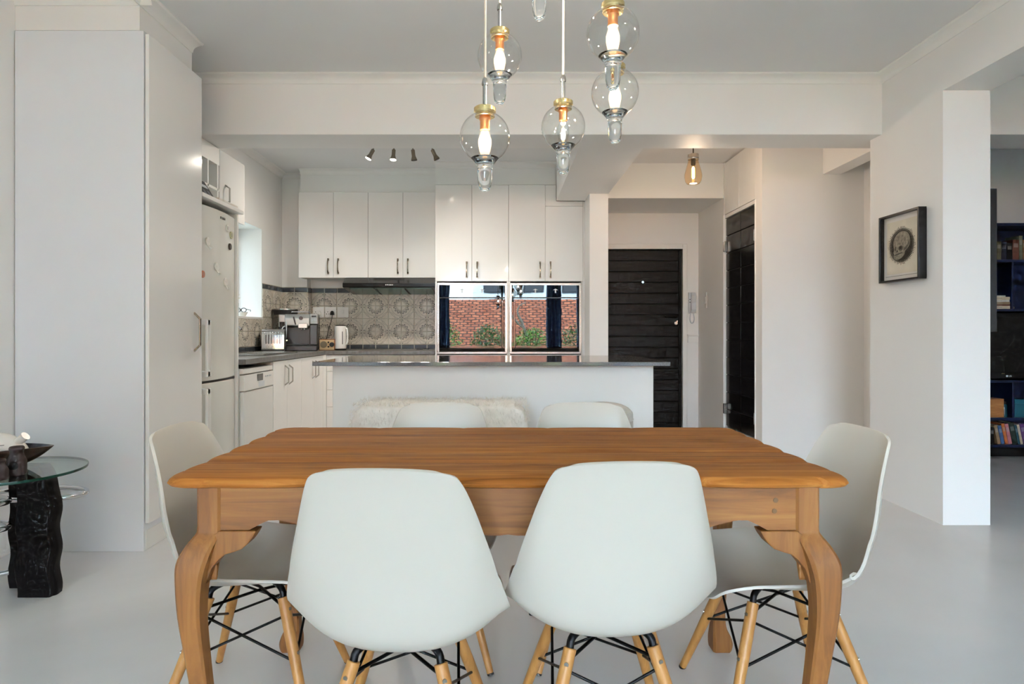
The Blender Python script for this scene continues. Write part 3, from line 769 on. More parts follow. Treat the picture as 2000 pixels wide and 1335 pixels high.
hd = thing('cooker_hood', (-1.14, 6.6, 1.5), 'black slimline cooker hood under the wall cabinets', 'cooker hood')
hx0, hx1 = -1.612, -0.668
prof = [(6.83, 1.662), (6.49, 1.662), (6.375, 1.604), (6.362, 1.598), (6.362, 1.559), (6.385, 1.552), (6.80, 1.51), (6.83, 1.51)]
part('canopy', MB().prism(prof, 'x', hx0, hx1), pm('hood_black', (13, 13, 14), 0.25, var=0.1, spec=0.35), hd, 0.004)
part('glass_filter', MB().prism([(6.40, 1.5475), (6.79, 1.508), (6.79, 1.53), (6.40, 1.556)], 'x', hx0+0.06, hx1-0.04), pm('teal_filter', (96, 128, 124), 0.25, 0.4), hd)
for k in (1, 2): part('filter_divider', MB().prism([(6.40, 1.5455), (6.79, 1.506), (6.79, 1.511), (6.40, 1.5495)], 'x', hx0+k*(hx1-hx0)/3-0.008, hx0+k*(hx1-hx0)/3+0.008), M_charcoal, hd)
for k in range(5): part('button', MB().tube([(-1.17+k*0.017, 6.363, 1.580), (-1.17+k*0.017, 6.358, 1.580)], 0.0055, 8), M_whiteplastic, hd)
for k in range(26): part('vent_slot', MB().obox((-1.31+k*0.0125, 6.455, 1.6455), (0.005, 0.05, 0.003), rx=0.467), M_doorgroove, hd)

# ------------------------------------------------------------------ island
isl = thing('kitchen_island', (-0.06, 4.5, 0), 'white kitchen island with a dark grey polished stone top', 'kitchen island')
part('base', B(-1.085, 0.985, 4.03, 4.97, 0.0, 0.886), M_wall, isl, 0.003)
part('stone_top', B(-1.187, 1.068, 3.93, 5.04, 0.886, 0.911), M_granite, isl, 0.003)

# ------------------------------------------------------------------ worktop appliances
# toaster
to = thing('toaster', (-2.19, 6.02, 0.912), 'chrome ribbed two slot toaster on the worktop by the window', 'toaster', rz=math.radians(16))
def rounded_profile(w, h, r, n=6):
    pts = [(-w/2, 0.018)]
    for k in range(n+1):
        a = PI-PI/2*k/n; pts.append((-w/2+r+r*math.cos(a), h-r+r*math.sin(a)))
    for k in range(n+1):
        a = PI/2-PI/2*k/n; pts.append((w/2-r+r*math.cos(a), h-r+r*math.sin(a)))
    pts.append((w/2, 0.018)); return pts
part('shell', MB().prism([(p[0]*0.8, p[1]) for p in rounded_profile(0.21, 0.215, 0.06)], 'x', -0.105, 0.105), M_chrome, to, 0.006, 35, world=False)
part('base', MB().box(-0.10, 0.10, -0.078, 0.078, 0.0, 0.018), M_black, to, 0.002, world=False)
for k in range(7): part('rib', MB().tube([(-0.075+k*0.025, -0.0855, 0.08), (-0.075+k*0.025, -0.0855, 0.15), (-0.075+k*0.025, -0.079, 0.18), (-0.075+k*0.025, -0.055, 0.207)], 0.004, 8), M_chrome, to, smooth=50, world=False)
part('end_panel', MB().prism([(p[0]*0.86, p[1]*0.97) for p in rounded_profile(0.18, 0.215, 0.06)], 'x', 0.105, 0.112), M_black, to, 0.002, world=False)
for k in range(6): part('rib_gap_shade', MB().box(-0.066+k*0.025, -0.059+k*0.025, -0.0848, -0.083, 0.075, 0.165), M_charcoal, to, world=False)  # dark strips painting in the shade between the chrome ribs
for s in (-1, 1): part('slot', MB().box(-0.075, 0.075, s*0.03-0.012, s*0.03+0.012, 0.2125, 0.2165), M_black, to, world=False)
part('lever', MB().box(0.112, 0.13, -0.014, 0.014, 0.10, 0.115), M_chrome, to, 0.003, world=False)
me = text_mesh('DUALIT', 0.036, 0.002); me.materials.append(M_steel)
o = bpy.data.objects.new('lettering', me); COL.objects.link(o); o.parent = to; o.location = (0, -0.085, 0.045); o.rotation_euler = (PI/2, 0, 0)

# coffee machine
cm = thing('coffee_machine', (-2.06, 6.36, 0.912), 'silver and black bean to cup coffee machine in the corner', 'coffee machine', rz=math.radians(14))
M_silver = pm('silver_plastic', (176, 178, 178), 0.28, 0.7, var=0.04)
P = lambda n, mb, mt, **k: part(n, mb, mt, cm, world=False, **k)
P('body', MB().box(-0.19, 0.19, -0.02, 0.19, 0.0, 0.30), M_black, bevel=0.01)
P('drip_base', MB().box(-0.19, 0.19, -0.20, -0.02, 0.0, 0.055), M_black, bevel=0.008)
P('drip_tray', MB().box(-0.17, 0.10, -0.19, -0.04, 0.055, 0.066), M_charcoal, bevel=0.004)
P('front_head', MB().prism([(-0.02, 0.235), (-0.13, 0.235), (-0.165, 0.25), (-0.17, 0.33), (-0.12, 0.365), (-0.02, 0.365)], 'x', -0.12, 0.12), M_silver, bevel=0.008)
P('top_housing', MB().prism([(0.19, 0.30), (-0.02, 0.235), (-0.02, 0.365), (0.19, 0.375)], 'x', -0.19, 0.12), M_silver, bevel=0.008)
P('control_column', MB().prism([(0.19, 0.06), (-0.155, 0.06), (-0.155, 0.26), (-0.02, 0.27), (0.19, 0.3)], 'x', 0.1205, 0.19), M_black, bevel=0.005)
P('control_panel', MB().prism([(0.15, 0.28), (-0.15, 0.268), (-0.135, 0.37), (0.15, 0.375)], 'x', 0.1205, 0.195), M_silver, bevel=0.005)
P('display', MB().obox((0.158, -0.146, 0.345), (0.045, 0.004, 0.014), rx=-0.15), M_blackgloss)
for k in range(6): P('button', MB().obox((0.143+0.018*(k % 3), -0.15, 0.318-0.016*(k//3)), (0.011, 0.004, 0.008), rx=-0.15), M_greyplastic, bevel=0.001)
P('bean_hopper', MB().lathe([(0.0, 0.366), (0.10, 0.366), (0.105, 0.40), (0.108, 0.415), (0.0, 0.415)], (-0.13, 0.09, 0), 24, 1.15, 0.95), M_charcoal, smooth=40)
P('hopper_rim', MB().lathe([(0.10, 0.413), (0.113, 0.413), (0.113, 0.424), (0.0, 0.426)], (-0.13, 0.09, 0), 24, 1.15, 0.95), M_steel, smooth=40)
P('cup_rail', MB().tube(catmull([(-0.06, 0.12, 0.372), (-0.06, -0.08, 0.388), (-0.02, -0.1, 0.39), (0.08, -0.1, 0.39), (0.11, -0.08, 0.388), (0.11, 0.12, 0.375)], 5), 0.006, 8), M_chrome, smooth=50)
P('dial', MB().tube([(0.035, -0.165, 0.325), (0.035, -0.18, 0.325)], 0.019, 16), M_black, smooth=40)
P('spout', MB().box(0.01, 0.10, -0.20, -0.165, 0.225, 0.275), M_silver, bevel=0.006)
for k in (0.04, 0.07): P('nozzle', MB().tube([(k, -0.185, 0.225), (k, -0.185, 0.21)], 0.007, 8), M_chrome, smooth=40)
P('steam_lever', MB().obox((-0.025, -0.172, 0.30), (0.014, 0.012, 0.08), ry=-0.25), M_black, bevel=0.003)
P('steam_wand', MB().tube(catmull([(-0.1, -0.14, 0.25), (-0.135, -0.19, 0.23), (-0.155, -0.2, 0.14), (-0.135, -0.2, 0.085), (-0.11, -0.195, 0.10), (-0.10, -0.19, 0.2), (-0.10, -0.18, 0.29)], 5), 0.005, 8), M_greyplastic, smooth=60)

# radio, kettle, paper thin cables, sockets
ra = thing('table_radio', (-1.775, 6.40, 0.912), 'small wooden table radio with a round speaker grille', 'radio')
part('case', B(-1.855, -1.695, 6.375, 6.47, 0.912, 1.028), wood('radio_wood', (110, 60, 28), (140, 80, 40), (160, 96, 52), (4, 30, 30)), ra, 0.004)
part('face', B(-1.849, -1.701, 6.371, 6.376, 0.919, 1.021), pm('radio_cream', (206, 180, 138), 0.5), ra, 0.001)
part('speaker_grille', MB().tube([(-1.806, 6.372, 0.972), (-1.806, 6.366, 0.972)], 0.034, 22), pm('grille_olive', (128, 118, 96), 0.6, bump=0.4, bscale=300), ra, smooth=40)
part('tuning_dial', MB().tube([(-1.722, 6.372, 0.972), (-1.722, 6.362, 0.972)], 0.024, 20), M_charcoal, ra, smooth=40)
for z in (0.95, 0.995): part('knob', MB().tube([(-1.756, 6.372, z), (-1.756, 6.36, z)], 0.008, 12), M_doorgroove, ra, smooth=40)
ke = thing('kettle', (-1.65, 6.43, 0.912), 'tall white cylindrical electric kettle beside the radio', 'kettle')
part('power_base', MB().lathe([(0, 0.912), (0.06, 0.912), (0.062, 0.922), (0.055, 0.93), (0, 0.93)], (-1.65, 6.43, 0), 28), M_black, ke, smooth=35)
part('body', MB().lathe([(0, 0.93), (0.059, 0.93), (0.061, 0.95), (0.058, 1.15), (0.055, 1.162), (0, 1.165)], (-1.65, 6.43, 0), 32), M_whiteplastic, ke, 0.002, 40)
part('lid', MB().lathe([(0, 1.163), (0.05, 1.163), (0.048, 1.172), (0.02, 1.174), (0, 1.174)], (-1.65, 6.43, 0), 28), M_black, ke, smooth=35)
part('handle', MB().tube(catmull([(-1.60, 6.42, 1.14), (-1.578, 6.41, 1.13), (-1.572, 6.41, 1.05), (-1.578, 6.41, 0.98), (-1.598, 6.42, 0.965)], 5), 0.009, 8), M_whiteplastic, ke, smooth=60)
part('water_gauge', MB().obox((-1.617, 6.379, 1.04), (0.006, 0.006, 0.13), rz=0.55), M_charcoal, ke)
def socket(x, label, z=1.315, plug=None, double=True):
    t = thing('wall_socket', (x, 6.83, z-0.06), label, 'socket')
    part('plate', B(x-0.062, x+0.062, 6.815, 6.828, z-0.058, z+0.058), M_whiteplastic, t, 0.003)
    for dx, dz in ((-0.03, 0.005), (-0.043, -0.018), (-0.017, -0.018)):
        part('pin_hole', MB().tube([(x+dx, 6.8155, z+dz), (x+dx, 6.8145, z+dz)], 0.005, 8), M_black, t)
    part('rocker', B(x-0.035, x-0.015, 6.812, 6.8155, z+0.03, z+0.042).box(x+0.015, x+0.035, 6.812, 6.8155, z+0.03, z+0.042), M_whiteplastic, t, 0.001)
    return t
socket(-1.99, 'white wall socket with a white plug, nearest the corner pier')
socket(-1.857, 'white wall socket holding the black plug')
bp = thing('blank_plate', (-1.722, 6.83, 1.255), 'white isolator switch plate right of the two wall sockets', 'switch')
part('plate', B(-1.784, -1.660, 6.815, 6.828, 1.257, 1.373), M_whiteplastic, bp, 0.003)
part('rocker', B(-1.734, -1.710, 6.810, 6.8155, 1.30, 1.34), M_whiteplastic, bp, 0.002)
def plug(x, y, z, mat, name, label, path):
    t = thing(name, (x, y, z-0.03), label, 'plug')
    part('plug_body', MB().prism([(x-0.022, z-0.02), (x+0.022, z-0.02), (x+0.018, z+0.012), (x+0.006, z+0.026), (x-0.006, z+0.026), (x-0.018, z+0.012)], 'y', y-0.035, y), mat, t, 0.004)
    part('cable', MB().tube(catmull(path, 6), 0.0035, 6), M_black, t, smooth=60)
plug(-1.978, 6.8135, 1.305, M_whiteplastic, 'white_plug', 'white plug in the corner socket with a black cable', [(-1.978, 6.795, 1.285), (-1.972, 6.79, 1.22), (-1.968, 6.78, 1.12), (-1.965, 6.75, 0.98), (-1.96, 6.68, 0.918)])
plug(-1.833, 6.8135, 1.305, M_black, 'black_plug', 'black plug in the wall socket above the kettle', [(-1.833, 6.795, 1.285), (-1.842, 6.79, 1.22), (-1.872, 6.78, 1.12), (-1.88, 6.75, 1.0), (-1.85, 6.65, 0.918)])
kl = thing('fire_lighter', (-0.86, 6.7, 0.912), 'small black gas lighter lying on the worktop under the hood', 'lighter')
part('grip', MB().obox((-0.87, 6.7, 0.922), (0.07, 0.025, 0.018), rz=0.2), M_black, kl, 0.004)
part('nozzle', MB().tube([(-0.837, 6.705, 0.922), (-0.77, 6.72, 0.918)], 0.004, 8), M_blackmetal, kl, smooth=40)

# window sill items
va = thing('flower_vase', (-2.40, 5.60, 1.244), 'square clear glass vase with white flowers on the kitchen window sill', 'vase')
M_paleglass = thin_glass('pale_green_glass', (0.78, 0.92, 0.88), 1.5, 1.4)
m = MB()
def ring4(h, z): return [(-2.40-h, 5.60-h, z), (-2.40+h, 5.60-h, z), (-2.40+h, 5.60+h, z), (-2.40-h, 5.60+h, z)]
m.loft([ring4(0.035, 1.244), ring4(0.037, 1.36), ring4(0.033, 1.36), ring4(0.031, 1.252)])
part('glass_body', m, M_paleglass, va)
for k in range(6):
    a = k*1.05; tip = (-2.40+0.045*math.cos(a), 5.60+0.045*math.sin(a), 1.40+0.03*(k % 3))
    part('stem', MB().tube([(-2.40+0.012*math.cos(a+2), 5.60+0.012*math.sin(a+2), 1.256), tip], 0.003, 6), pm('stem_green', (96, 120, 74), 0.5), va)
    fm = MB()
    for j in range(6):
        b = j*PI/3
        c = Vector(tip); d = Vector((math.cos(b), math.sin(b), 0.35))*0.024; e = Vector((-math.sin(b), math.cos(b), 0))*0.009
        fm.add([c, c+d*0.6+e, c+d, c+d*0.6-e, c+Vector((0, 0, -0.004)), c+d*0.6+e*0.9-Vector((0, 0, 0.004))], [(0, 1, 2, 3), (0, 4, 5, 1)])
    part('blossom', fm, pm('blossom_cream', (226, 222, 196), 0.5), va)
bo = solo('small_bowl', MB().lathe([(0, 1.244), (0.028, 1.244), (0.05, 1.285), (0.046, 1.285), (0.026, 1.25), (0, 1.25)], (-2.40, 5.80, 0), 24), M_ceramic, 'small cream bowl on the window sill beside the vase', 'bowl', smooth=40)
gl_ = thing('sunglasses', (-2.40, 5.80, 1.285), 'black sunglasses lying across the small bowl on the sill', 'sunglasses')
for s in (-1, 1):
    part('lens_rim', MB().tube([(-2.40+s*0.026+0.024*math.cos(2*PI*k/14), 5.77, 1.303+0.018*math.sin(2*PI*k/14)) for k in range(14)], 0.0035, 6, True), M_black, gl_)
    part('temple', MB().tube([(-2.40+s*0.05, 5.77, 1.31), (-2.40+s*0.048, 5.87, 1.306), (-2.40+s*0.04, 5.89, 1.294)], 0.003, 6), M_black, gl_)

# ------------------------------------------------------------------ ceiling spots in the kitchen
spx = [(727, -0.55, True), (767, -0.05, True), (804, 0.12, False), (842, 0.5, False)]
sp = thing('spotlight_bar', (-0.85, 5.5, 2.72), 'steel ceiling bar with four small spotlights in the kitchen', 'spotlight')
YS = 5.45; sS = 1220/YS
part('bar', MB().tube([((700-978)/sS, YS, 2.765), ((870-978)/sS, YS, 2.765)], 0.012, 10).box(-0.95, -0.83, YS-0.03, YS+0.03, 2.77, CE), M_steel, sp, smooth=40)
for i, (px, tilt, lit) in enumerate(spx):
    X = (px-978)/sS+0.01; top = Vector((X-0.0, YS, 2.70))
    h = part('stalk', MB().tube([(X, YS, 2.76), (X, YS, 2.685)], 0.007, 8), M_steel, sp, smooth=40)
    d = Vector((math.sin(tilt), 0.12 if not lit else -0.12, -1)).normalized()
    p0 = Vector((X, YS, 2.69))
    hp = [(0.0, 0.013), (0.004, 0.0165), (0.05, 0.0165), (0.06, 0.018), (0.085, 0.0265), (0.092, 0.0275)]
    hd_ = part('spot_head', MB().tube([p0+d*a for a, r in hp], [r for a, r in hp], 16), M_pewter, sp, smooth=35)
    q = p0+d*0.0925
    part('lens', MB().tube([q, q+d*0.002], 0.025, 16), M_spotlit if lit else M_charcoal, hd_, smooth=40)
    if True:
        L = bpy.data.lights.new('spot_beam', 'SPOT'); L.energy = 30 if lit else 13; L.spot_size = 2.6; L.spot_blend = 0.8; L.shadow_soft_size = 0.025; L.color = (1.0, 0.90, 0.77)
        lo = bpy.data.objects.new('spot_beam', L); COL.objects.link(lo); lo.parent = hd_
        lo.location = Vector(q+d*0.012)-Vector(sp.location); lo.rotation_euler = d.to_track_quat('-Z', 'Y').to_euler()

# ------------------------------------------------------------------ hall pendant
hp_ = thing('jar_pendant', (1.54, 5.0, 2.28), 'amber glass jar pendant with a glowing filament in the hall', 'pendant lamp')
cx, cy = (1354-978)/244, 5.0
part('cord', MB().tube([(cx, cy, CE), (cx, cy, 2.52)], 0.005, 8), M_black, hp_, smooth=50)
part('collar', MB().lathe([(0, 2.525), (0.042, 2.52), (0.044, 2.495), (0.046, 2.49), (0.044, 2.487), (0.044, 2.478), (0, 2.478)], (cx, cy, 0), 24), M_steel, hp_, smooth=35)
part('glass_jar', MB().loft([[(cx+r*math.cos(2*PI*k/32), cy+r*math.sin(2*PI*k/32), z) for k in range(32)] for r, z in [(0.038, 2.478), (0.046, 2.44), (0.058, 2.40), (0.068, 2.36), (0.069, 2.34), (0.062, 2.305), (0.048, 2.285), (0.03, 2.282), (0.001, 2.282)]], False), M_amberglass, hp_, smooth=60)
part('socket', MB().lathe([(0, 2.478), (0.018, 2.478), (0.018, 2.44), (0.013, 2.43), (0, 2.43)], (cx, cy, 0), 16), M_black, hp_, smooth=35)
part('filament_tube', MB().lathe([(0, 2.425), (0.006, 2.42), (0.011, 2.41), (0.011, 2.335), (0.006, 2.325), (0, 2.324)], (cx, cy, 0), 16), M_amberbulb, hp_, smooth=50)
L = bpy.data.lights.new('jar_pendant_glow', 'POINT'); L.energy = 8; L.shadow_soft_size = 0.06; L.color = (1.0, 0.76, 0.55)
lo = bpy.data.objects.new('jar_pendant_glow', L); COL.objects.link(lo); lo.parent = hp_; lo.location = Vector((cx, cy, 2.26))-Vector(hp_.location)

# ------------------------------------------------------------------ table pendants
solo('ceiling_rose', MB().lathe([(0, CE-0.03), (0.24, CE-0.03), (0.25, CE-0.02), (0.25, CE), (0, CE)], (0.15, 1.83, 0), 40), M_steel, 'round steel ceiling plate holding the glass pendants over the table', 'ceiling plate', smooth=35)
def globe_pendant(label, clear=False):
    t = thing('glass_pendant', (0, 0, 0), label, 'pendant lamp', 'blown glass pendants over the dining table')
    # local: globe centre at the origin
    R = 0.07
    prof = [(0.028, 0.066)]
    for k in range(1, 15):
        a = math.asin(0.066/R)-(math.asin(0.066/R)+0.98)*k/14
        prof.append((R*math.cos(a), R*math.sin(a)))
    prof += [(0.032, -0.066), (0.026, -0.074), (0.0215, -0.082)]
    part('glass_globe', MB().loft([[(r*math.cos(2*PI*k/40), r*math.sin(2*PI*k/40), z) for k in range(40)] for r, z in prof], False), M_glass, t, smooth=60, world=False)
    tail = [(0, -0.073), (0.010, -0.072), (0.021, -0.0675), (0.031, -0.0610), (0.0370, -0.0580), (0.0385, -0.0584), (0.0335, -0.0640), (0.0285, -0.0700), (0.0245, -0.0765), (0.0213, -0.084), (0.0212, -0.095), (0.0195, -0.125), (0.017, -0.14), (0.011, -0.149), (0, -0.152)]
    part('glass_tip', MB().lathe(tail, (0, 0, 0), 24), M_solidglass, t, smooth=60, world=False)
    part('brass_cap', MB().lathe([(0, 0.083), (0.028, 0.083), (0.031, 0.080), (0.031, 0.070), (0.028, 0.066), (0, 0.066)], (0, 0, 0), 28), M_brass, t, smooth=35, world=False)
    part('inner_plate', MB().lathe([(0, 0.0655), (0.024, 0.0655), (0.028, 0.057), (0.026, 0.056), (0.012, 0.062), (0, 0.062)], (0, 0, 0), 24), M_brass, t, smooth=35, world=False)
    part('bulb_socket', MB().lathe([(0, 0.061), (0.015, 0.061), (0.0165, 0.05), (0.0135, 0.045), (0.0135, 0.02), (0, 0.02)], (0, 0, 0), 20), M_copper, t, smooth=35, world=False)
    bp_ = [(0, 0.02), (0.011, 0.018), (0.0125, 0.012), (0.0185, -0.008), (0.0185, -0.02), (0.015, -0.038), (0.009, -0.056), (0.005, -0.066), (0, -0.068)]
    if not clear:
        part('candle_bulb', MB().lathe(bp_, (0, 0, 0), 20), M_bulb, t, smooth=60, world=False)
    else:
        part('candle_bulb', MB().loft([[(max(r, 0.0005)*math.cos(2*PI*k/20), max(r, 0.0005)*math.sin(2*PI*k/20), z) for k in range(20)] for r, z in bp_], False), M_glass, t, smooth=60, world=False)
        part('filament', MB().lathe([(0, 0.0), (0.0045, -0.006), (0.006, -0.02), (0.004, -0.036), (0, -0.042)], (0, 0, 0), 12), M_fil, t, smooth=60, world=False)
    part('rod', MB().tube([(0, 0, 0.083), (0, 0, 0.145)], 0.006, 10), M_steel, t, smooth=50, world=False)
    part('ferrule', MB().lathe([(0, 0.145), (0.0085, 0.145), (0.009, 0.151), (0.0065, 0.162), (0.004, 0.166), (0, 0.166)], (0, 0, 0), 14), M_steel, t, smooth=40, world=False)
    return t
M_cord = pm('pale_flex', (206, 190, 172), 0.5)
def cord(t, top):
    part('cord', MB().tube([(0, 0, 0.166), (0.001, 0, 0.4), (0, 0, top)], 0.0035, 8), M_cord, t, smooth=60, world=False)
def place_lamp(t, px, py, D, rad=0.011):
    s = 1220/D
    t.location = ((px-978)/s, D, 1.10+(648-py)/s)
    cord(t, CE-0.03-t.location.z)
    L = bpy.data.lights.new('bulb_glow', 'POINT'); L.energy = 7.5 if rad > 0.01 else 5; L.shadow_soft_size = rad; L.color = (1.0, 0.88, 0.74)
    lo = bpy.data.objects.new('bulb_glow', L); COL.objects.link(lo); lo.parent = t; lo.location = (0, 0, -0.014)
lamps = [('clear glass globe pendant with a bright frosted bulb, lowest and leftmost', 947, 268, 1.74), ('clear glass globe pendant, largest and highest on the right', 1197, 66, 1.67),
         ('clear glass globe pendant, upper one just behind the lowest lamp', 976, 110, 1.96), ('clear glass globe pendant hanging below and behind the largest right lamp', 1201, 181, 1.86)]
first = globe_pendant(lamps[0][0])
roots = [first]+[copy_tree(first) for _ in lamps[1:]]
top_lamp = copy_tree(first); top_lamp['label'] = 'clear glass pendant cut off by the top edge, only its tip showing'
for r_, (lab, px, py, D) in zip(roots, lamps):
    r_['label'] = lab; place_lamp(r_, px, py, D)
place_lamp(top_lamp, 1053, 40-0.152*1220/1.85, 1.85)
g2 = globe_pendant('clear glass globe pendant with a clear candle bulb and visible filament', True)
place_lamp(g2, 1100, 248, 1.99, 0.009)

# ------------------------------------------------------------------ dining table
TX0, TX1, TY0, TY1, TZ = -0.792, 0.826, 1.445, 2.243, 0.76
tb = thing('dining_table', ((TX0+TX1)/2, (TY0+TY1)/2, 0), 'oiled wooden dining table with a scalloped edge and cabriole legs', 'table')
def outline(inset=0.0):
    pts = []
    def scal(L, n):
        # notches along a side: returns list of (t, depth)
        out = []
        N = 120
        for k in range(N):
            t = k/N
            ph = (t*n) % 1.0
            dd = 0.022*(1-abs(math.sin(PI*ph))**0.4)
            out.append((t, dd))
        return out
    r = 0.05
    x0, x1, y0, y1 = TX0+inset, TX1-inset, TY0+inset, TY1-inset
    def corner(cx, cy, a0):
        return [(cx+r*math.cos(a0+PI/2*k/8), cy+r*math.sin(a0+PI/2*k/8)) for k in range(9)]
    nx, ny = 5, 5
    for t, d in scal(1, nx): pts.append((x0+r+(x1-x0-2*r)*t, y0+d*(1 if 0.03 < t < 0.985 else 0)))
    pts += corner(x1-r, y0+r, -PI/2)
    for t, d in scal(1, ny): pts.append((x1-d*1.2*(1 if 0.03 < t < 0.97 else 0), y0+r+(y1-y0-2*r)*t))
    pts += corner(x1-r, y1-r, 0)
    for t, d in scal(1, nx): pts.append((x1-r-(x1-x0-2*r)*t, y1-d*0.8*(1 if 0.03 < t < 0.97 else 0)))
    pts += corner(x0+r, y1-r, PI/2)
    for t, d in scal(1, ny): pts.append((x0+d*1.2*(1 if 0.03 < t < 0.97 else 0), y1-r-(y1-y0-2*r)*t))
    pts += corner(x0+r, y0+r, PI)
    return pts
def tabletop_bm():
    ring = [(0.014, 0.735), (0.004, 0.739), (0.0, 0.745), (0.003, 0.752), (0.010, 0.758), (0.016, 0.76)]
    rings = [[(x, y, z) for x, y in outline(i)] for i, z in ring]
    m = MB().loft(rings)
    bm = bmesh.new(); vs = [bm.verts.new(p) for p in m.v]
    for f in m.f: bm.faces.new([vs[i] for i in f])
    bmesh.ops.remove_doubles(bm, verts=bm.verts, dist=1e-6); bmesh.ops.recalc_face_normals(bm, faces=bm.faces)
    return bm
cuts = [TY0-0.1, 1.605, 1.745, 1.90, 2.08, TY1+0.1]
base_bm = tabletop_bm()
for a, b in zip(cuts, cuts[1:]):
    bm = base_bm.copy()
    for co, no in (((0, a+0.0005, 0), (0, -1, 0)), ((0, b-0.0005, 0), (0, 1, 0))):
        r_ = bmesh.ops.bisect_plane(bm, geom=bm.verts[:]+bm.edges[:]+bm.faces[:], plane_co=co, plane_no=no, clear_outer=True)
        ed = [e for e in r_['geom_cut'] if isinstance(e, bmesh.types.BMEdge)]
        if ed: bmesh.ops.contextual_create(bm, geom=ed)
    me = bpy.data.meshes.new('top_plank'); bmesh.ops.translate(bm, verts=bm.verts, vec=-Vector(tb.location)); bmesh.ops.recalc_face_normals(bm, faces=bm.faces); bm.to_mesh(me); bm.free()
    me.polygons.foreach_set('use_smooth', [True]*len(me.polygons)); me.set_sharp_from_angle(angle=math.radians(32))
    me.materials.append(M_wood_top)
    o = bpy.data.objects.new('top_plank', me); COL.objects.link(o); o.parent = tb
base_bm.free()
def cab_leg(px, py, sx, sy):
    st = [(0.735, 0, 0.029), (0.66, 0, 0.029), (0.622, 0, 0.029), (0.61, 0.003, 0.030), (0.585, 0.016, 0.034), (0.55, 0.028, 0.036), (0.50, 0.034, 0.031), (0.42, 0.034, 0.0265), (0.32, 0.026, 0.023), (0.22, 0.017, 0.021), (0.14, 0.010, 0.0205), (0.09, 0.010, 0.0225), (0.055, 0.018, 0.030), (0.03, 0.022, 0.034), (0.01, 0.021, 0.033), (0.0, 0.019, 0.030)]
    st = catmull(st, 4); rings = []
    for z, off, h in st:
        c = h*0.22; ox, oy = px+sx*off, py+sy*off
        rings.append([(ox-h+c, oy-h, z), (ox+h-c, oy-h, z), (ox+h, oy-h+c, z), (ox+h, oy+h-c, z), (ox+h-c, oy+h, z), (ox-h+c, oy+h, z), (ox-h, oy+h-c, z), (ox-h, oy-h+c, z)])
    return MB().loft(rings)
LX0, LX1, LY0, LY1 = -0.706, 0.742, 1.535, 2.153
for sx, px in ((-1, LX0), (1, LX1)):
    for sy, py in ((-1, LY0), (1, LY1)):
        lg = part('leg', cab_leg(px, py, sx, sy), M_wood_leg, tb, smooth=28)
        # knee brackets
        x0 = px-sx*0.029
        ear = [(x0-sx*0.000, 0.621), (x0-sx*0.088, 0.621), (x0-sx*0.080, 0.606), (x0-sx*0.068, 0.590), (x0-sx*0.053, 0.577), (x0-sx*0.030, 0.569), (x0-sx*0.012, 0.564), (x0-sx*-0.004, 0.550), (x0-sx*-0.020, 0.530), (x0-sx*-0.033, 0.492), (x0-sx*-0.038, 0.500), (x0-sx*-0.035, 0.600)]
        part('knee_bracket', MB().prism(ear, 'y', py-sy*0.012, py+sy*0.033), M_wood_leg, lg, 0.003)
        y0 = py-sy*0.029
        ear = [(y0-sy*0.000, 0.621), (y0-sy*0.088, 0.621), (y0-sy*0.080, 0.606), (y0-sy*0.068, 0.590), (y0-sy*0.053, 0.577), (y0-sy*0.030, 0.569), (y0-sy*0.012, 0.564), (y0-sy*-0.004, 0.550), (y0-sy*-0.020, 0.530), (y0-sy*-0.033, 0.492), (y0-sy*-0.038, 0.500), (y0-sy*-0.035, 0.600)]
        part('knee_bracket', MB().prism(ear, 'x', px-sx*0.012, px+sx*0.030), M_wood_leg, lg, 0.003)
def apron_poly(a, b):
    n = 60; low = []
    for k in range(n+1):
        t = k/n; e = min(t, 1-t)*(b-a)
        if e < 0.075: z = 0.622
        elif e < 0.125: z = 0.622+0.024*math.sin((e-0.075)/0.05*PI/2)
        elif e < 0.26: z = 0.646-0.026*(0.5-0.5*math.cos(PI*(e-0.125)/0.135))
        else: z = 0.620-0.012*abs(math.sin((e-0.26)*PI/0.16))
        low.append((a+(b-a)*t, z))
    return [(a, 0.735), (b, 0.735)]+low[::-1]
for py, sy in ((LY0, -1), (LY1, 1)):
    part('apron', MB().prism(apron_poly(LX0+0.029, LX1-0.029), 'y', py+sy*0.002, py+sy*0.026), M_wood_apron, tb)
for px, sx in ((LX0, -1), (LX1, 1)):
    part('apron', MB().prism(apron_poly(LY0+0.029, LY1-0.029), 'x', px+sx*0.002, px+sx*0.026), wood('side_apron_wood', (104, 62, 24), (146, 92, 38), (166, 112, 54), (20, 1.3, 20), 0.5) if sx < 0 else bpy.data.materials['side_apron_wood'], tb)
for (x, z) in ((0.664, 0.694), (0.661, 0.668)):
    part('peg', MB().tube([(x, LY0-0.0245, z), (x, LY0-0.0275, z)], 0.006, 12), pm('peg_wood', (110, 78, 46), 0.6), tb, smooth=40)

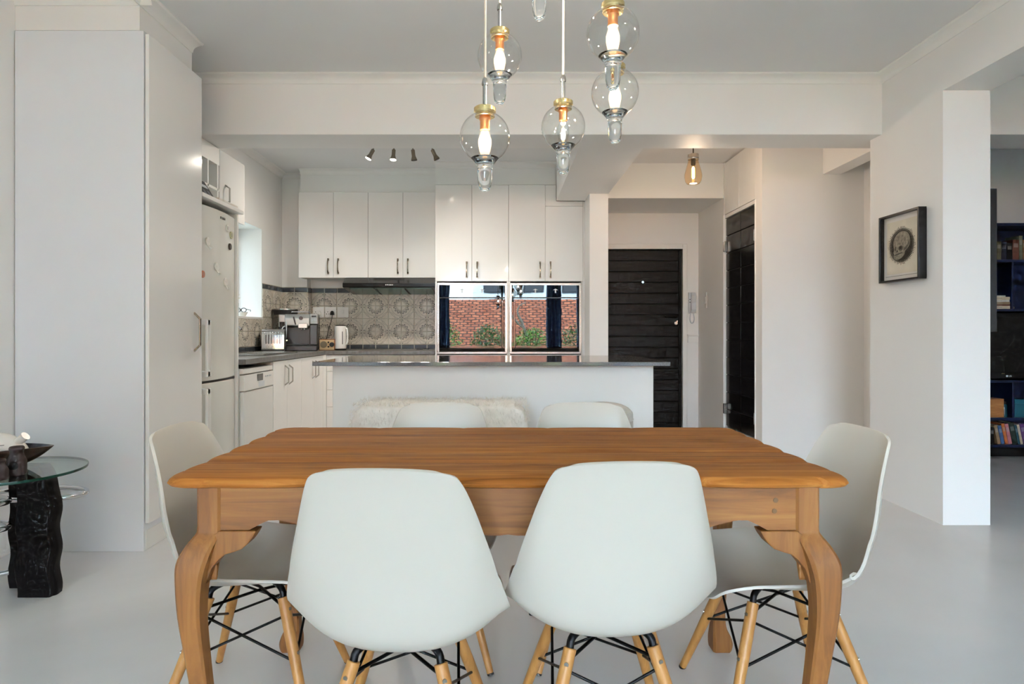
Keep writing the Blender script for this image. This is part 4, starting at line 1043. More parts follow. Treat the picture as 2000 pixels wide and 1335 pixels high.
# ------------------------------------------------------------------ dining chairs
def chair(label):
    t = thing('dining_chair', (0, 0, 0), label, 'chair', 'white moulded shell chairs around the dining table')
    # centre line (y, z), half width, curl of the rim, all along the shell from the front lip to the top
    st = [(0.232, 0.378, 0.150, 0.004), (0.228, 0.391, 0.188, 0.006), (0.205, 0.405, 0.212, 0.016), (0.14, 0.408, 0.226, 0.030), (0.06, 0.398, 0.234, 0.046), (-0.03, 0.386, 0.240, 0.064), (-0.10, 0.380, 0.236, 0.084),
          (-0.152, 0.390, 0.240, 0.106), (-0.184, 0.424, 0.247, 0.104), (-0.201, 0.475, 0.243, 0.084), (-0.214, 0.54, 0.228, 0.066), (-0.227, 0.61, 0.211, 0.052), (-0.240, 0.68, 0.191, 0.042), (-0.252, 0.74, 0.174, 0.032), (-0.262, 0.786, 0.159, 0.022), (-0.268, 0.810, 0.145, 0.014), (-0.272, 0.8205, 0.118, 0.008)]
    st = catmull(st, 3)
    nu = 24; V = []
    for i, (y, z, w, c) in enumerate(st):
        a = st[max(i-1, 0)]; b = st[min(i+1, len(st)-1)]
        ty, tz = b[0]-a[0], b[1]-a[1]; l = math.hypot(ty, tz); ny, nz = tz/l, -ty/l     # normal towards the sitter
        row = []
        for k in range(nu+1):
            u = -1+2*k/nu
            low = min(1.0, max(0.0, (0.60-z)/0.12))
            cc = c*abs(u)**(2.6-0.3*low)
            x = w*((1-low)*math.copysign(math.sin(abs(u)*PI/2*0.92)/math.sin(PI/2*0.92), u)+low*(0.6*u+0.4*math.copysign(math.sin(abs(u)*PI/2*0.92)/math.sin(PI/2*0.92), u)))
            if y < -0.12: x *= 1+0.04*abs(u)**10
            top_drop = 0.009*max(0.0, (z-0.70)/0.12)*u*u
            row.append((x, y+ny*cc, z+nz*cc*(0.25 if z > 0.55 else 1.0)-top_drop))
        V.append(row)
    m = MB(); n = nu+1
    vs = [p for r in V for p in r]
    m.add(vs, [(i*n+k, i*n+k+1, (i+1)*n+k+1, (i+1)*n+k) for i in range(len(V)-1) for k in range(nu)])
    sh = part('seat_shell', m, M_shell, t, smooth=80, world=False)
    so = sh.modifiers.new('thickness', 'SOLIDIFY'); so.thickness = 0.0075; so.offset = 0
    bv = sh.modifiers.new('rim', 'BEVEL'); bv.width = 0.0025; bv.segments = 2; bv.limit_method = 'ANGLE'; bv.angle_limit = math.radians(50)
    tops = {}; feet = {}
    for sx in (-1, 1):
        for sy in (-1, 1):
            top = Vector((sx*0.100, sy*0.105-0.01, 0.345)); ft = Vector((sx*0.205, sy*0.215-0.01, 0.0))
            tops[sx, sy] = top; feet[sx, sy] = ft
            lg = part('leg', MB().tube([top, top.lerp(ft, 0.35), top.lerp(ft, 0.985)], [0.0155, 0.0155, 0.011], 14), M_beech, t, 0.002, 40, world=False)
            part('glide', MB().tube([top.lerp(ft, 0.985), ft], 0.0115, 12), M_black, lg, smooth=40, world=False)
            d = (ft-top).normalized(); out = Vector((sx*0.3, sy, 0)).normalized()
            for f in (0.05, 0.36):
                q = top.lerp(ft, f+0.03)+out*0.0135
                part('bolt', MB().tube([q, q+out*0.004], 0.0055, 10), M_steel, lg, smooth=40, world=False)
            part('bracket', MB().tube(catmull([(sx*0.045, sy*0.05-0.01, 0.376), (sx*0.075, sy*0.08-0.01, 0.374), (sx*0.096, sy*0.101-0.01, 0.364), tuple(top.lerp(ft, 0.02)), tuple(top.lerp(ft, 0.1))], 4), 0.0095, 8), M_blackmetal, t, smooth=50, world=False)
    def L(k, f): return tops[k].lerp(feet[k], f)
    ks = [(-1, -1), (1, -1), (1, 1), (-1, 1)]
    for i in range(4):
        a, b = ks[i], ks[(i+1) % 4]
        part('strut', MB().tube([L(a, 0.13), L(b, 0.46)], 0.0038, 8), M_blackmetal, t, smooth=50, world=False)
        part('strut', MB().tube([L(b, 0.13), L(a, 0.46)], 0.0038, 8), M_blackmetal, t, smooth=50, world=False)
    part('strut', MB().tube([L((-1, -1), 0.08), (0, -0.01, 0.335), L((1, 1), 0.08)], 0.0045, 8), M_blackmetal, t, smooth=50, world=False)
    part('strut', MB().tube([L((1, -1), 0.08), (0, -0.01, 0.325), L((-1, 1), 0.08)], 0.0045, 8), M_blackmetal, t, smooth=50, world=False)
    return t
spots = [(-0.231, 1.545, -3, 'white shell chair with its back to the camera, left of the two nearest'), (0.260, 1.615, 3, 'white shell chair with its back to the camera, right of the two nearest'),
         (-0.715, 1.88, -90, 'white shell chair at the table end beside the tall glossy cabinet'), (0.800, 1.845, 90, 'white shell chair at the table end below the framed skull print'),
         (-0.237, 2.21, 180, 'white shell chair across the table in front of the long fur covered bench'), (0.325, 2.21, 180, 'white shell chair across the table in front of the small upholstered stool')]
c0 = chair(spots[0][3])
cs = [c0]+[copy_tree(c0) for _ in spots[1:]]
for c, (x, y, a, lab) in zip(cs, spots):
    c.location = (x, y, 0); c.rotation_euler = (0, 0, math.radians(a)); c['label'] = lab

# ------------------------------------------------------------------ fur bench and stool in front of the island
M_fur = pm('cream_fur', (238, 234, 228), 0.9, var=0.03, scale=30, bump=0.3, bscale=120)
fb = thing('fur_bench', (-0.33, 3.72, 0), 'long bench draped with a shaggy cream fur in front of the island', 'bench')
bx0, bx1, by0, by1 = -0.84, 0.15, 3.50, 3.92
rings = []
def fur_ring(x, k):
    pts = []
    prof = [(by0-0.012, 0.32), (by0-0.02, 0.45), (by0-0.014, 0.58), (by0+0.01, 0.655), (by0+0.06, 0.685), ((by0+by1)/2, 0.692), (by1-0.06, 0.685), (by1-0.01, 0.655), (by1+0.004, 0.58), (by1+0.004, 0.32)]
    for y, z in catmull(prof, 3):
        n_ = random.uniform(-0.006, 0.006)
        pts.append((x, y+n_, 0.35+(z-0.35)*k+n_))
    return pts
xs = [bx0+(bx1-bx0)*i/40 for i in range(41)]
for i, x in enumerate(xs):
    e = min(i, 40-i); k = {0: 0.80, 1: 0.92, 2: 0.97}.get(e, 1.0)
    rings.append(fur_ring(x, k))
part('fur_throw', MB().loft(rings), M_fur, fb, smooth=75)
fm = MB()
for k in range(3000):
    x = random.uniform(bx0-0.005, bx1+0.005); side = random.random()
    if side < 0.4: p = Vector((x, random.uniform(by0, by1), 0.682)); d = Vector((random.uniform(-.5, .5), random.uniform(-.6, .3), 0.5))
    elif side < 0.85: p = Vector((x, by0-0.012, random.uniform(0.40, 0.67))); d = Vector((random.uniform(-.4, .4), -0.4, -0.6))
    else: p = Vector((bx0 if random.random() < 0.6 else bx1, random.uniform(by0, by1), random.uniform(0.42, 0.66))); d = Vector((-0.6 if p.x < 0 - 0.3 else 0.6, random.uniform(-.3, .3), -0.3))
    d.normalize(); l = random.uniform(0.015, 0.034); s = d.cross(Vector((0.3, 0.7, 0.2))).normalized()*0.003
    fm.add([p-s, p+s, p+d*l], [(0, 1, 2)])
ft = part('fur_strands', fm, M_fur, fb); ft['kind'] = 'stuff'
part('bench_seat', B(bx0+0.03, bx1-0.03, by0+0.02, by1-0.02, 0.36, 0.60), M_carc, fb, 0.01)
for x in (bx0+0.08, bx1-0.08):
    for y in (by0+0.06, by1-0.06): part('leg', MB().tube([(x, y, 0), (x, y, 0.36)], [0.016, 0.022], 12), M_beech, fb, smooth=40)
us = thing('upholstered_stool', (0.62, 3.72, 0), 'rounded cream upholstered stool in front of the island, at its right', 'stool')
m = MB()
prof = [(0.0, 0.30), (0.155, 0.30), (0.168, 0.33), (0.170, 0.58), (0.160, 0.635), (0.11, 0.668), (0.05, 0.68), (0, 0.682)]
m.lathe(catmull(prof, 3), (0.615, 3.72, 0), 36)
part('cushion', m, pm('cream_upholstery', (214, 210, 204), 0.85, var=0.04, scale=40, bump=0.2, bscale=160), us, smooth=50)
part('piping', MB().tube([(0.615+0.1705*math.cos(2*PI*k/36), 3.72+0.1705*math.sin(2*PI*k/36), 0.585) for k in range(36)], 0.004, 6, True), M_carc, us, smooth=60)
for k in range(4):
    a = PI/4+k*PI/2; part('leg', MB().tube([(0.615+0.13*math.cos(a), 3.72+0.13*math.sin(a), 0), (0.615+0.11*math.cos(a), 3.72+0.11*math.sin(a), 0.30)], [0.013, 0.018], 12), M_beech, us, smooth=40)

# ------------------------------------------------------------------ framed print
fp = thing('framed_print', (2.5, 3.9, 1.45), 'black framed engraving of a skull in a dark oval on the white wall', 'picture')
# on wall x = 2.52 facing -x
s1_, s2_ = (1716-978)/2.47, (1794-978)/2.47
yA, yB = 1220/s1_, 1220/s2_       # far, near edge
zt, zb = 1.1+(648-426)/s1_, 1.1-(553-648)/s1_*1.0
zb = 1.1+(648-553.5)/s1_
fx0, fx1 = 2.47, 2.518; fw = 0.012
m = MB().box(fx0, fx1, yB, yA, zt-fw, zt).box(fx0, fx1, yB, yA, zb, zb+fw).box(fx0, fx1, yB, yB+fw, zb+fw, zt-fw).box(fx0, fx1, yA-fw, yA, zb+fw, zt-fw)
part('frame', m, M_black, fp, 0.001)
M_mat = pm('picture_mount', (244, 241, 237), 0.7, var=0.01)
M_paper = pm('engraving_paper', (238, 231, 214), 0.8, var=0.04, scale=8)
part('mount', B(2.50, 2.516, yB+fw, yA-fw, zb+fw, zt-fw), M_mat, fp)
pr = part('print_sheet', B(2.498, 2.4995, yB+0.045, yA-0.045, zb+0.05, zt-0.045), M_paper, fp)
yc, zc = (yA+yB)/2+0.005, (zt+zb)/2+0.01
UW = (yA-yB)*0.30; UH = (zt-zb)*0.245
def flat(poly, depth, mat, name, th=0.0006):
    # poly in (u to the viewer's right, v up), viewer looks towards +x, so right is -y
    pts = [(yc-u*UW, zc+v*UH) for u, v in poly]
    return part(name, MB().prism(pts, 'x', 2.4978-depth-th, 2.4978-depth), mat, pr)
M_ink1 = pm('ink_halftone', (96, 92, 84), 0.8, var=0.3, scale=90)
M_ink2 = pm('ink_dark', (44, 43, 40), 0.8, var=0.25, scale=120)
M_bone = pm('ink_bone', (150, 143, 128), 0.8, var=0.22, scale=60)
ell = lambda a, b, n=36, cu=0, cv=0: [(cu+a*math.cos(2*PI*k/n), cv+b*math.sin(2*PI*k/n)) for k in range(n)]
fm = MB()
for k in range(70):
    a = 2*PI*k/70; r0, r1 = 0.97, random.uniform(1.06, 1.16); w = 0.02
    q = [(math.cos(a-w)*r0, math.sin(a-w)*r0), (math.cos(a+w)*r0, math.sin(a+w)*r0), (math.cos(a+w*0.7)*r1, math.sin(a+w*0.7)*r1), (math.cos(a-w*0.7)*r1, math.sin(a-w*0.7)*r1)]
    fm.prism([(yc-u*UW, zc+v*UH) for u, v in q], 'x', 2.4972, 2.4978)
part('ray_border', fm, M_ink1, pr)
flat(ell(1.0, 1.0), 0.0, M_ink1, 'oval')
flat(ell(0.86, 0.90, cu=0.02), 0.0008, M_ink2, 'oval_shade')
sk_ = [(-0.62, -0.10), (-0.66, 0.25), (-0.50, 0.58), (-0.15, 0.80), (0.25, 0.82), (0.58, 0.62), (0.72, 0.28), (0.66, -0.08), (0.42, -0.30), (0.30, -0.38), (0.26, -0.55), (0.05, -0.72), (-0.25, -0.82), (-0.50, -0.78), (-0.62, -0.62), (-0.60, -0.45), (-0.66, -0.36), (-0.60, -0.26)]
flat([p[:2] for p in catmull([(*p, 0) for p in sk_+[sk_[0]]], 3)[:-1]], 0.0016, M_bone, 'skull')
flat(ell(0.19, 0.15, 20, -0.02, -0.16), 0.0024, M_ink1, 'eye_socket'); flat(ell(0.075, 0.15, 18, -0.49, -0.14), 0.0024, M_ink1, 'eye_socket'); flat(ell(0.12, 0.09, 16, -0.04, -0.13), 0.0030, M_ink2, 'socket_shadow')
flat([(-0.33, -0.22), (-0.24, -0.34), (-0.42, -0.36)], 0.0024, M_ink2, 'nose_hollow')
flat([(-0.58, -0.50), (-0.2, -0.46), (0.12, -0.40), (0.1, -0.45), (-0.2, -0.52), (-0.56, -0.55)], 0.0024, M_ink2, 'tooth_line')
flat([(0.18, -0.25), (0.50, -0.02), (0.62, 0.22), (0.66, 0.0), (0.44, -0.25), (0.24, -0.34)], 0.0024, M_ink1, 'temple_shade')
part('mount_line', B(2.4985, 2.4995, yB+0.03, yA-0.03, zb+0.036, zb+0.038), M_ink1, fp)
part('glazing', B(2.478, 2.480, yB+fw, yA-fw, zb+fw, zt-fw), thin_glass('picture_glazing', (0.99, 0.99, 0.99), 1.4, 0.8), fp)

# ------------------------------------------------------------------ living room: bookcase, books, television
SY = 1220/5.5     # bookcase front at depth 5.5
def LXr(px): return (px-978)/(1220/5.5)
def LZ(py): return 1.1+(648-py)/(1220/5.5)
bk = thing('bookcase', (5.0, 5.6, 0), 'navy blue open bookcase around the television in the living room', 'bookcase')
bxa, bxb = 4.25, 5.58
ztop = LZ(436)
levels = [LZ(507), LZ(603), LZ(742), LZ(815), LZ(868)]
part('top_board', B(bxa, bxb, 5.48, 5.77, ztop-0.025, ztop), M_blue, bk, 0.002)
part('back_panel', B(bxa+0.02, bxb-0.02, 5.755, 5.77, 0.05, ztop-0.025), M_blue, bk)
for s in ((bxa, bxa+0.025), (bxb-0.025, bxb)): part('side_panel', B(s[0], s[1], 5.48, 5.755, 0.0, ztop-0.025), M_blue, bk, 0.002)
for z in levels: part('shelf', B(bxa+0.025, bxb-0.025, 5.485, 5.755, z-0.022, z), M_blue, bk, 0.002)
part('divider', B(LXr(1978)-0.009, LXr(1978)+0.009, 5.50, 5.755, levels[1], levels[0]-0.022), M_blue, bk, 0.001)
part('divider', B(LXr(1979)-0.009, LXr(1979)+0.009, 5.50, 5.755, levels[3], levels[2]-0.022), M_blue, bk, 0.001)
part('plinth', B(bxa+0.03, bxb-0.03, 5.53, 5.75, 0.0, levels[4]-0.022), M_doorgroove, bk)
colnames = {'black': (34, 33, 36), 'rust brown': (110, 62, 44), 'grey green': (120, 122, 98), 'tan': (150, 126, 92), 'olive': (104, 96, 70), 'cream': (214, 196, 166), 'white': (220, 216, 206), 'teal': (44, 84, 96), 'blue': (66, 100, 150), 'orange': (206, 112, 56), 'purple': (104, 62, 120), 'pink': (196, 120, 128), 'dark green': (42, 62, 54), 'red': (150, 46, 42), 'brown': (132, 84, 52), 'dark navy': (30, 34, 52)}
def book(x, y, z, w, h, d, col, label, lean=0.0, flat_=False, group=None):
    mt = pm('book_'+col.replace(' ', '_'), colnames[col], 0.5, var=0.1, scale=20)
    t = thing('book', (x, y, z), label, 'book', group)
    M_pg = pm('book_pages', (220, 210, 190), 0.8, var=0.04, scale=80)
    if not flat_:
        c = MB().box(-w/2, w/2, 0, 0.006, 0, h).box(-w/2, -w/2+0.003, 0.006, d, 0, h).box(w/2-0.003, w/2, 0.006, d, 0, h)
        pg = MB().box(-w/2+0.003, w/2-0.003, 0.006, d-0.004, 0.004, h-0.004)
        bd = MB().box(-w*0.35, w*0.35, -0.0012, 0, h*0.62, h*0.82)
    else:
        c = MB().box(0, h, 0, 0.006, 0, w).box(0, h, 0.006, d, 0, 0.003).box(0, h, 0.006, d, w-0.003, w)
        pg = MB().box(0.004, h-0.004, 0.006, d-0.004, 0.003, w-0.003)
        bd = MB().box(h*0.2, h*0.6, -0.0012, 0, w*0.3, w*0.7)
    part('cover', c, mt, t, world=False); part('pages', pg, M_pg, t, world=False)
    part('spine_print', bd, pm('spine_print_'+col.replace(' ', '_'), tuple(min(255, int(v*0.55+80)) for v in colnames[col]), 0.5), t, world=False)
    if lean: t.rotation_euler = (0, lean, 0)
    return t
# upright books on the upper shelf
xx = LXr(1948); zz = levels[0]
seq = [('olive', 0.05, 0.165, 'olive book, first on the upper shelf of the blue bookcase'), ('dark navy', 0.045, 0.16, 'dark navy book between olive and black spines on the upper shelf'), ('black', 0.05, 0.15, 'black book on the upper shelf left of the rust brown one'), ('rust brown', 0.055, 0.18, 'rust brown book on the upper shelf of the blue bookcase'),
       ('grey green', 0.03, 0.215, 'tall grey green book, tallest on the upper shelf'), ('brown', 0.035, 0.18, 'brown book right of the tall grey green one'), ('tan', 0.035, 0.182, 'tan book on the upper shelf near the picture edge'), ('cream', 0.03, 0.18, 'cream book on the upper shelf after the tan one'), ('olive', 0.04, 0.185, 'olive book, last on the upper shelf at the picture edge')]
for col, wd, hh, lab in seq:
    book(xx+wd/2, 5.52, zz, wd, hh, 0.15, col, lab, group='upright books on the upper shelf'); xx += wd+0.002
zz = levels[1]; i = 0
for col, th, ln, lab in (('cream', 0.027, 0.17, 'cream book, lowest of the flat stack beside the television'), ('rust brown', 0.013, 0.168, 'rust brown book, second from the bottom of the flat stack'), ('tan', 0.02, 0.17, 'tan book in the middle of the flat stack on the bookcase'), ('white', 0.018, 0.165, 'white book, second from the top of the flat stack'), ('cream', 0.024, 0.168, 'thick cream book near the top of the flat stack'), ('white', 0.012, 0.13, 'thin white book topmost of the flat stack')):
    book(LXr(1937), 5.51, zz, th, ln+0.0, 0.13, col, lab, flat_=True, group='flat stack of books'); zz += th+0.001
fg = thing('figurine', (LXr(1982), 5.52, levels[1]), 'tiny cream figurine with a red top on the bookcase shelf', 'figurine')
part('body', MB().lathe(catmull([(0, 0), (0.014, 0.0), (0.016, 0.015), (0.009, 0.03), (0.013, 0.04), (0.006, 0.052), (0, 0.053)], 3), (LXr(1982), 5.53, levels[1]), 14), M_ceramic, fg, smooth=60)
part('hat', MB().lathe([(0, 0.052), (0.010, 0.051), (0.006, 0.062), (0, 0.064)], (LXr(1982), 5.53, levels[1]), 12), pm('hat_red', (170, 70, 50), 0.5), fg, smooth=50)
tv = thing('television', (5.0, 5.45, levels[2]), 'black flat television standing in the blue bookcase', 'television')
tz0 = levels[2]+0.0
part('stand', MB().lathe([(0, 0), (0.14, 0), (0.13, 0.012), (0.03, 0.02), (0.03, 0.05), (0, 0.05)], (4.95, 5.60, tz0), 24, 1.3, 0.8), M_blackgloss, tv, smooth=40)
part('bezel', B(4.27, 5.54, 5.50, 5.55, tz0+0.012, levels[1]-0.034), M_black, tv, 0.006)
part('screen', B(4.31, 5.50, 5.496, 5.50, tz0+0.07, levels[1]-0.07), M_blackgloss, tv)
lx = (1972-978)/(1220/5.49)
part('power_light', MB().box(LXr(1959)-0.012, LXr(1959)+0.012, 5.497, 5.5, tz0+0.055, tz0+0.061), pm('amber_print', (170, 150, 110), 0.4), tv)
lettering('LG', 0.022, M_greyplastic, tv, (lx+0.012, 5.4985, tz0+0.036), (PI/2, 0, 0))
part('logo_disc', MB().tube([(lx-0.016, 5.5, tz0+0.036), (lx-0.016, 5.498, tz0+0.036)], 0.009, 16), M_greyplastic, tv, smooth=40)
wb = thing('wooden_box', (LXr(1948), 5.58, levels[3]), 'square wooden box on the shelf below the television', 'box')
a = LXr(1933); b = LXr(1961)
part('box_body', B(a, b, 5.50, 5.63, levels[3], levels[3]+0.155), wood('box_wood', (150, 90, 44), (182, 118, 62), (204, 146, 84), (3, 30, 14)), wb, 0.003)
part('box_lid', B(a, b, 5.50, 5.63, levels[3]+0.1555, levels[3]+0.165), wood('box_lid_wood', (140, 84, 40), (172, 110, 58), (190, 134, 78), (3, 30, 14)), wb, 0.002)
gj = thing('glass_jar', (LXr(1969), 5.56, levels[3]), 'teal glass jar beside the wooden box on the blue shelf', 'jar')
M_tealglass = pm('teal_glass', (20, 70, 84), 0.1, var=0.05)
part('jar_body', MB().lathe([(0, 0), (0.035, 0), (0.036, 0.1), (0.03, 0.115), (0, 0.115)], (LXr(1969), 5.56, levels[3]), 20), M_tealglass, gj, smooth=40)
part('jar_lid', MB().lathe([(0, 0.1155), (0.024, 0.1155), (0.024, 0.135), (0, 0.138)], (LXr(1969), 5.56, levels[3]), 20), M_charcoal, gj, smooth=40)
tb2 = thing('teal_box', (LXr(1992), 5.6, levels[3]), 'teal storage box on the shelf right of the blue divider', 'box')
part('box_body', B(LXr(1984), LXr(2012), 5.51, 5.73, levels[3], levels[3]+0.12), pm('teal_card', (20, 92, 110), 0.5, var=0.05), tb2, 0.003)
part('box_lid', B(LXr(1984)-0.003, LXr(2012)+0.003, 5.507, 5.733, levels[3]+0.121, levels[3]+0.16), pm('teal_lid', (22, 100, 118), 0.5, var=0.05), tb2, 0.003)
xx = LXr(1938); zz = levels[4]
seq = [('black', 0.03, 0.15, 'black book at the start of the lowest shelf of the bookcase'), ('tan', 0.028, 0.17, 'tan leaning book on the lowest shelf'), ('blue', 0.03, 0.165, 'blue leaning book on the lowest shelf after the tan one'), ('orange', 0.026, 0.185, 'orange leaning book on the lowest shelf'), ('pink', 0.03, 0.18, 'pink leaning book on the lowest shelf after the orange one'), ('dark green', 0.045, 0.19, 'thick dark green leaning book on the lowest shelf'), ('teal', 0.018, 0.17, 'thin teal leaning book on the lowest shelf'), ('cream', 0.02, 0.175, 'thin cream leaning book on the lowest shelf'), ('purple', 0.036, 0.18, 'purple leaning book near the picture edge on the lowest shelf'), ('red', 0.03, 0.17, 'red leaning book beyond the purple one on the lowest shelf')]
for k, (col, wd, hh, lab) in enumerate(seq):
    ln = 0.0 if k == 0 else -0.2
    book(xx+wd/2, 5.52, zz+(abs(math.sin(ln))*wd/2), wd, hh, 0.14, col, lab, ln, group='leaning books on the lowest shelf'); xx += wd/math.cos(ln)+0.004 + (0.03 if k == 0 else 0)
wp = thing('wall_panel', (2.86, 3.75, 1.1), 'tall dark grey panel projecting from behind the white opening edge', 'panel')
part('panel_board', B(2.795, 2.94, 3.70, 3.74, 1.10, 1.95), pm('dark_panel', (34, 33, 34), 0.55, var=0.05), wp, 0.002)
part('mounting_rail', B(2.79, 2.83, 3.74, 3.80, 1.2, 1.85), M_blackmetal, wp)

# ------------------------------------------------------------------ glass side table
st_ = thing('glass_side_table', (-1.95, 2.47, 0), 'round glass side table on black carved legs with chrome hoops', 'side table')
gx, gy, gr = -1.95, 2.47, 0.268
part('glass_top', MB().lathe([(0, 0.546), (gr-0.001, 0.546), (gr-0.001, 0.556), (0, 0.556)], (gx, gy, 0), 64), M_tglass, st_, smooth=35)
part('glass_edge', MB().loft([[(gx+r*math.cos(2*PI*k/64), gy+r*math.sin(2*PI*k/64), z) for k in range(64)] for r, z in ((gr, 0.546), (gr+0.001, 0.551), (gr, 0.556))], False), M_glassedge, st_, smooth=60)
def carved_leg(x0, x1, y0, y1, ph):
    rings = []
    n = 30
    for k in range(n+1):
        z = 0.545*k/n
        wv = 0.006*math.sin(z*38+ph)
        sh_ = 0.0
        tp = max(0, (z-0.40)/0.145)
        xr = x1+wv-0.055*tp**2.2; xl = x0+0.004*math.sin(z*30+ph+1)
        yy0 = y0+0.003*math.sin(z*38+ph); yy1 = y1
        b = 0.022
        rings.append([(xl, yy0, z), (xr-b, yy0, z), (xr-b*0.45, yy0+0.004, z), (xr-b*0.35, yy0+0.018, z), (xr, yy0+0.026, z), (xr+0.002, (yy0+yy1)/2, z), (xr-0.004, yy1, z), (xl, yy1, z)])
    return MB().loft(rings)
part('carved_leg', carved_leg(-2.006, -1.862, 2.585, 2.655, 0.4), M_carved, st_, 0.002, 35)
part('carved_leg', carved_leg(-2.13, -2.06, 2.20, 2.30, 1.5), M_carved, st_, 0.002, 35)
part('carved_leg', carved_leg(-2.11, -2.02, 2.68, 2.72, 2.2), M_carved, st_, 0.002, 35)
def hoop(cx, cy, cz, r, tilt, ry=1.0):
    return MB().tube([(cx+r*math.cos(2*PI*k/48), cy+r*ry*math.sin(2*PI*k/48), cz+tilt*math.cos(2*PI*k/48)) for k in range(48)], 0.0115, 10, True)
part('chrome_hoop', hoop(-2.035, 2.75, 0.39, 0.20, 0.0, 0.55), M_chrome, st_, smooth=60)
part('chrome_hoop', hoop(-2.22, 2.55, 0.405, 0.20, 0.0, 0.45), M_chrome, st_, smooth=60)
part('chrome_hoop', hoop(-2.22, 2.55, 0.30, 0.20, 0.0, 0.45), M_chrome, st_, smooth=60)
part('chrome_stretcher', MB().tube(catmull([(-2.01, 2.55, 0.12), (-2.06, 2.5, 0.115), (-2.10, 2.45, 0.09), (-2.20, 2.42, 0.085)], 5), 0.011, 10), M_chrome, st_, smooth=60)

zt_ = 0.556
bw = thing('wooden_bowl', (-2.055, 2.52, zt_), 'dark wooden boat shaped bowl with a navy inside on the glass table', 'bowl')
def boat(s, z0, z1, inner):
    rings = []
    n = 14
    for k in range(n+1):
        t = k/n
        e = t**0.55
        L = (0.06+0.165*e)*s; Wd = (0.035+0.07*e**0.7)*s
        z = z0+(z1-z0)*t**1.25
        ring = []
        for j in range(48):
            a = 2*PI*j/48; c = math.cos(a); ss = math.sin(a)
            x = L*math.copysign(abs(c)**1.0, c)*(1+0.12*abs(c)**6*e)
            ring.append((-2.055+x, 2.52+Wd*math.copysign(abs(ss)**1.25, ss), z+0.008*e*abs(c)**3))
        rings.append(ring)
    return rings
outer = boat(1.0, zt_, zt_+0.078, False); inner = boat(0.955, zt_+0.008, zt_+0.0795, True)
m = MB(); n48 = 48
vs = [p for r in outer for p in r]+[p for r in inner for p in r]; ro = len(outer)
fs = []
for k in range(ro-1):
    for j in range(n48):
        fs.append((k*n48+j, k*n48+(j+1) % n48, (k+1)*n48+(j+1) % n48, (k+1)*n48+j))
fs.append(tuple(range(n48)))
off = ro*n48
for j in range(n48): fs.append(((ro-1)*n48+j, (ro-1)*n48+(j+1) % n48, off+(ro-1)*n48+(j+1) % n48, off+(ro-1)*n48+j))
part('bowl_body', MB().add(vs, fs), M_bowlwood, bw, smooth=50)
m2 = MB()
v2 = [p for r in inner for p in r]; f2 = []
for k in range(ro-1):
    for j in range(n48): f2.append((k*n48+j, k*n48+(j+1) % n48, (k+1)*n48+(j+1) % n48, (k+1)*n48+j))
f2.append(tuple(range(n48)))
part('bowl_lining', MB().add(v2, f2), M_bowlin, bw, smooth=50)
# ceramic animal in the bowl
ca = thing('ceramic_figure', (-1.985, 2.51, zt_+0.02), 'white ceramic animal figure with a drawn eye lying in the wooden bowl', 'figurine')
body = [(-0.16, 0.052, 0.03), (-0.12, 0.06, 0.05), (-0.06, 0.066, 0.056), (0.0, 0.066, 0.052), (0.04, 0.058, 0.042), (0.07, 0.045, 0.030), (0.085, 0.035, 0.012)]
rings = []
for x, zc_, r in catmull(body, 4):
    rings.append([(-1.985+x, 2.51+r*0.85*math.cos(2*PI*k/20), zt_+0.018+zc_+r*math.sin(2*PI*k/20)) for k in range(20)])
part('body', MB().loft(rings), M_ceramic, ca, smooth=60)
part('horn', MB().tube(catmull([(-1.985+0.035, 2.505, zt_+0.095), (-1.985+0.06, 2.505, zt_+0.112), (-1.985+0.08, 2.505, zt_+0.128)], 4), [0.017]*4+[0.016]*4+[0.018], 14), M_ceramic, ca, smooth=60)
part('eye', MB().tube([(-1.985-0.012+0.013*math.cos(2*PI*k/16), 2.4655+0.003*math.sin(2*PI*k/16), zt_+0.094+0.007*math.sin(2*PI*k/16)) for k in range(16)], 0.0016, 6, True), M_black, ca)
part('eye_line', MB().tube([(-1.985+0.001, 2.4645, zt_+0.095), (-1.985+0.022, 2.469, zt_+0.097)], 0.0013, 6), M_black, ca)
def clay_figure(x, y, h, r, label):
    t = thing('clay_candle_holder', (x, y, zt_), label, 'candle holder', 'dark clay holders on the glass table')
    prof = catmull([(0, 0), (r, 0), (r*1.08, h*0.2), (r*1.05, h*0.5), (r*0.8, h*0.68), (r*0.72, h*0.8), (r*0.85, h*0.92), (r*0.72, h), (r*0.4, h*0.985), (0, h*0.93)], 3)
    part('body', MB().lathe(prof, (x, y, zt_), 24), M_clay, t, smooth=50)
    part('opening', MB().lathe([(0, -0.006), (r*0.5, -0.004), (r*0.55, 0.0), (r*0.4, 0.003), (0, 0.004)], (0, 0, 0), 16), M_doorgroove, t, world=False, smooth=40)
    o = t.children[-1]; o.rotation_euler = (PI/2, 0, 0.35); o.location = (0.3*r, -r*0.99, h*0.36)
    return t
clay_figure(-1.848, 2.385, 0.108, 0.030, 'taller dark clay holder with a round hollow on the glass table')
clay_figure(-1.852, 2.300, 0.076, 0.030, 'shorter dark clay holder in front at the picture edge')

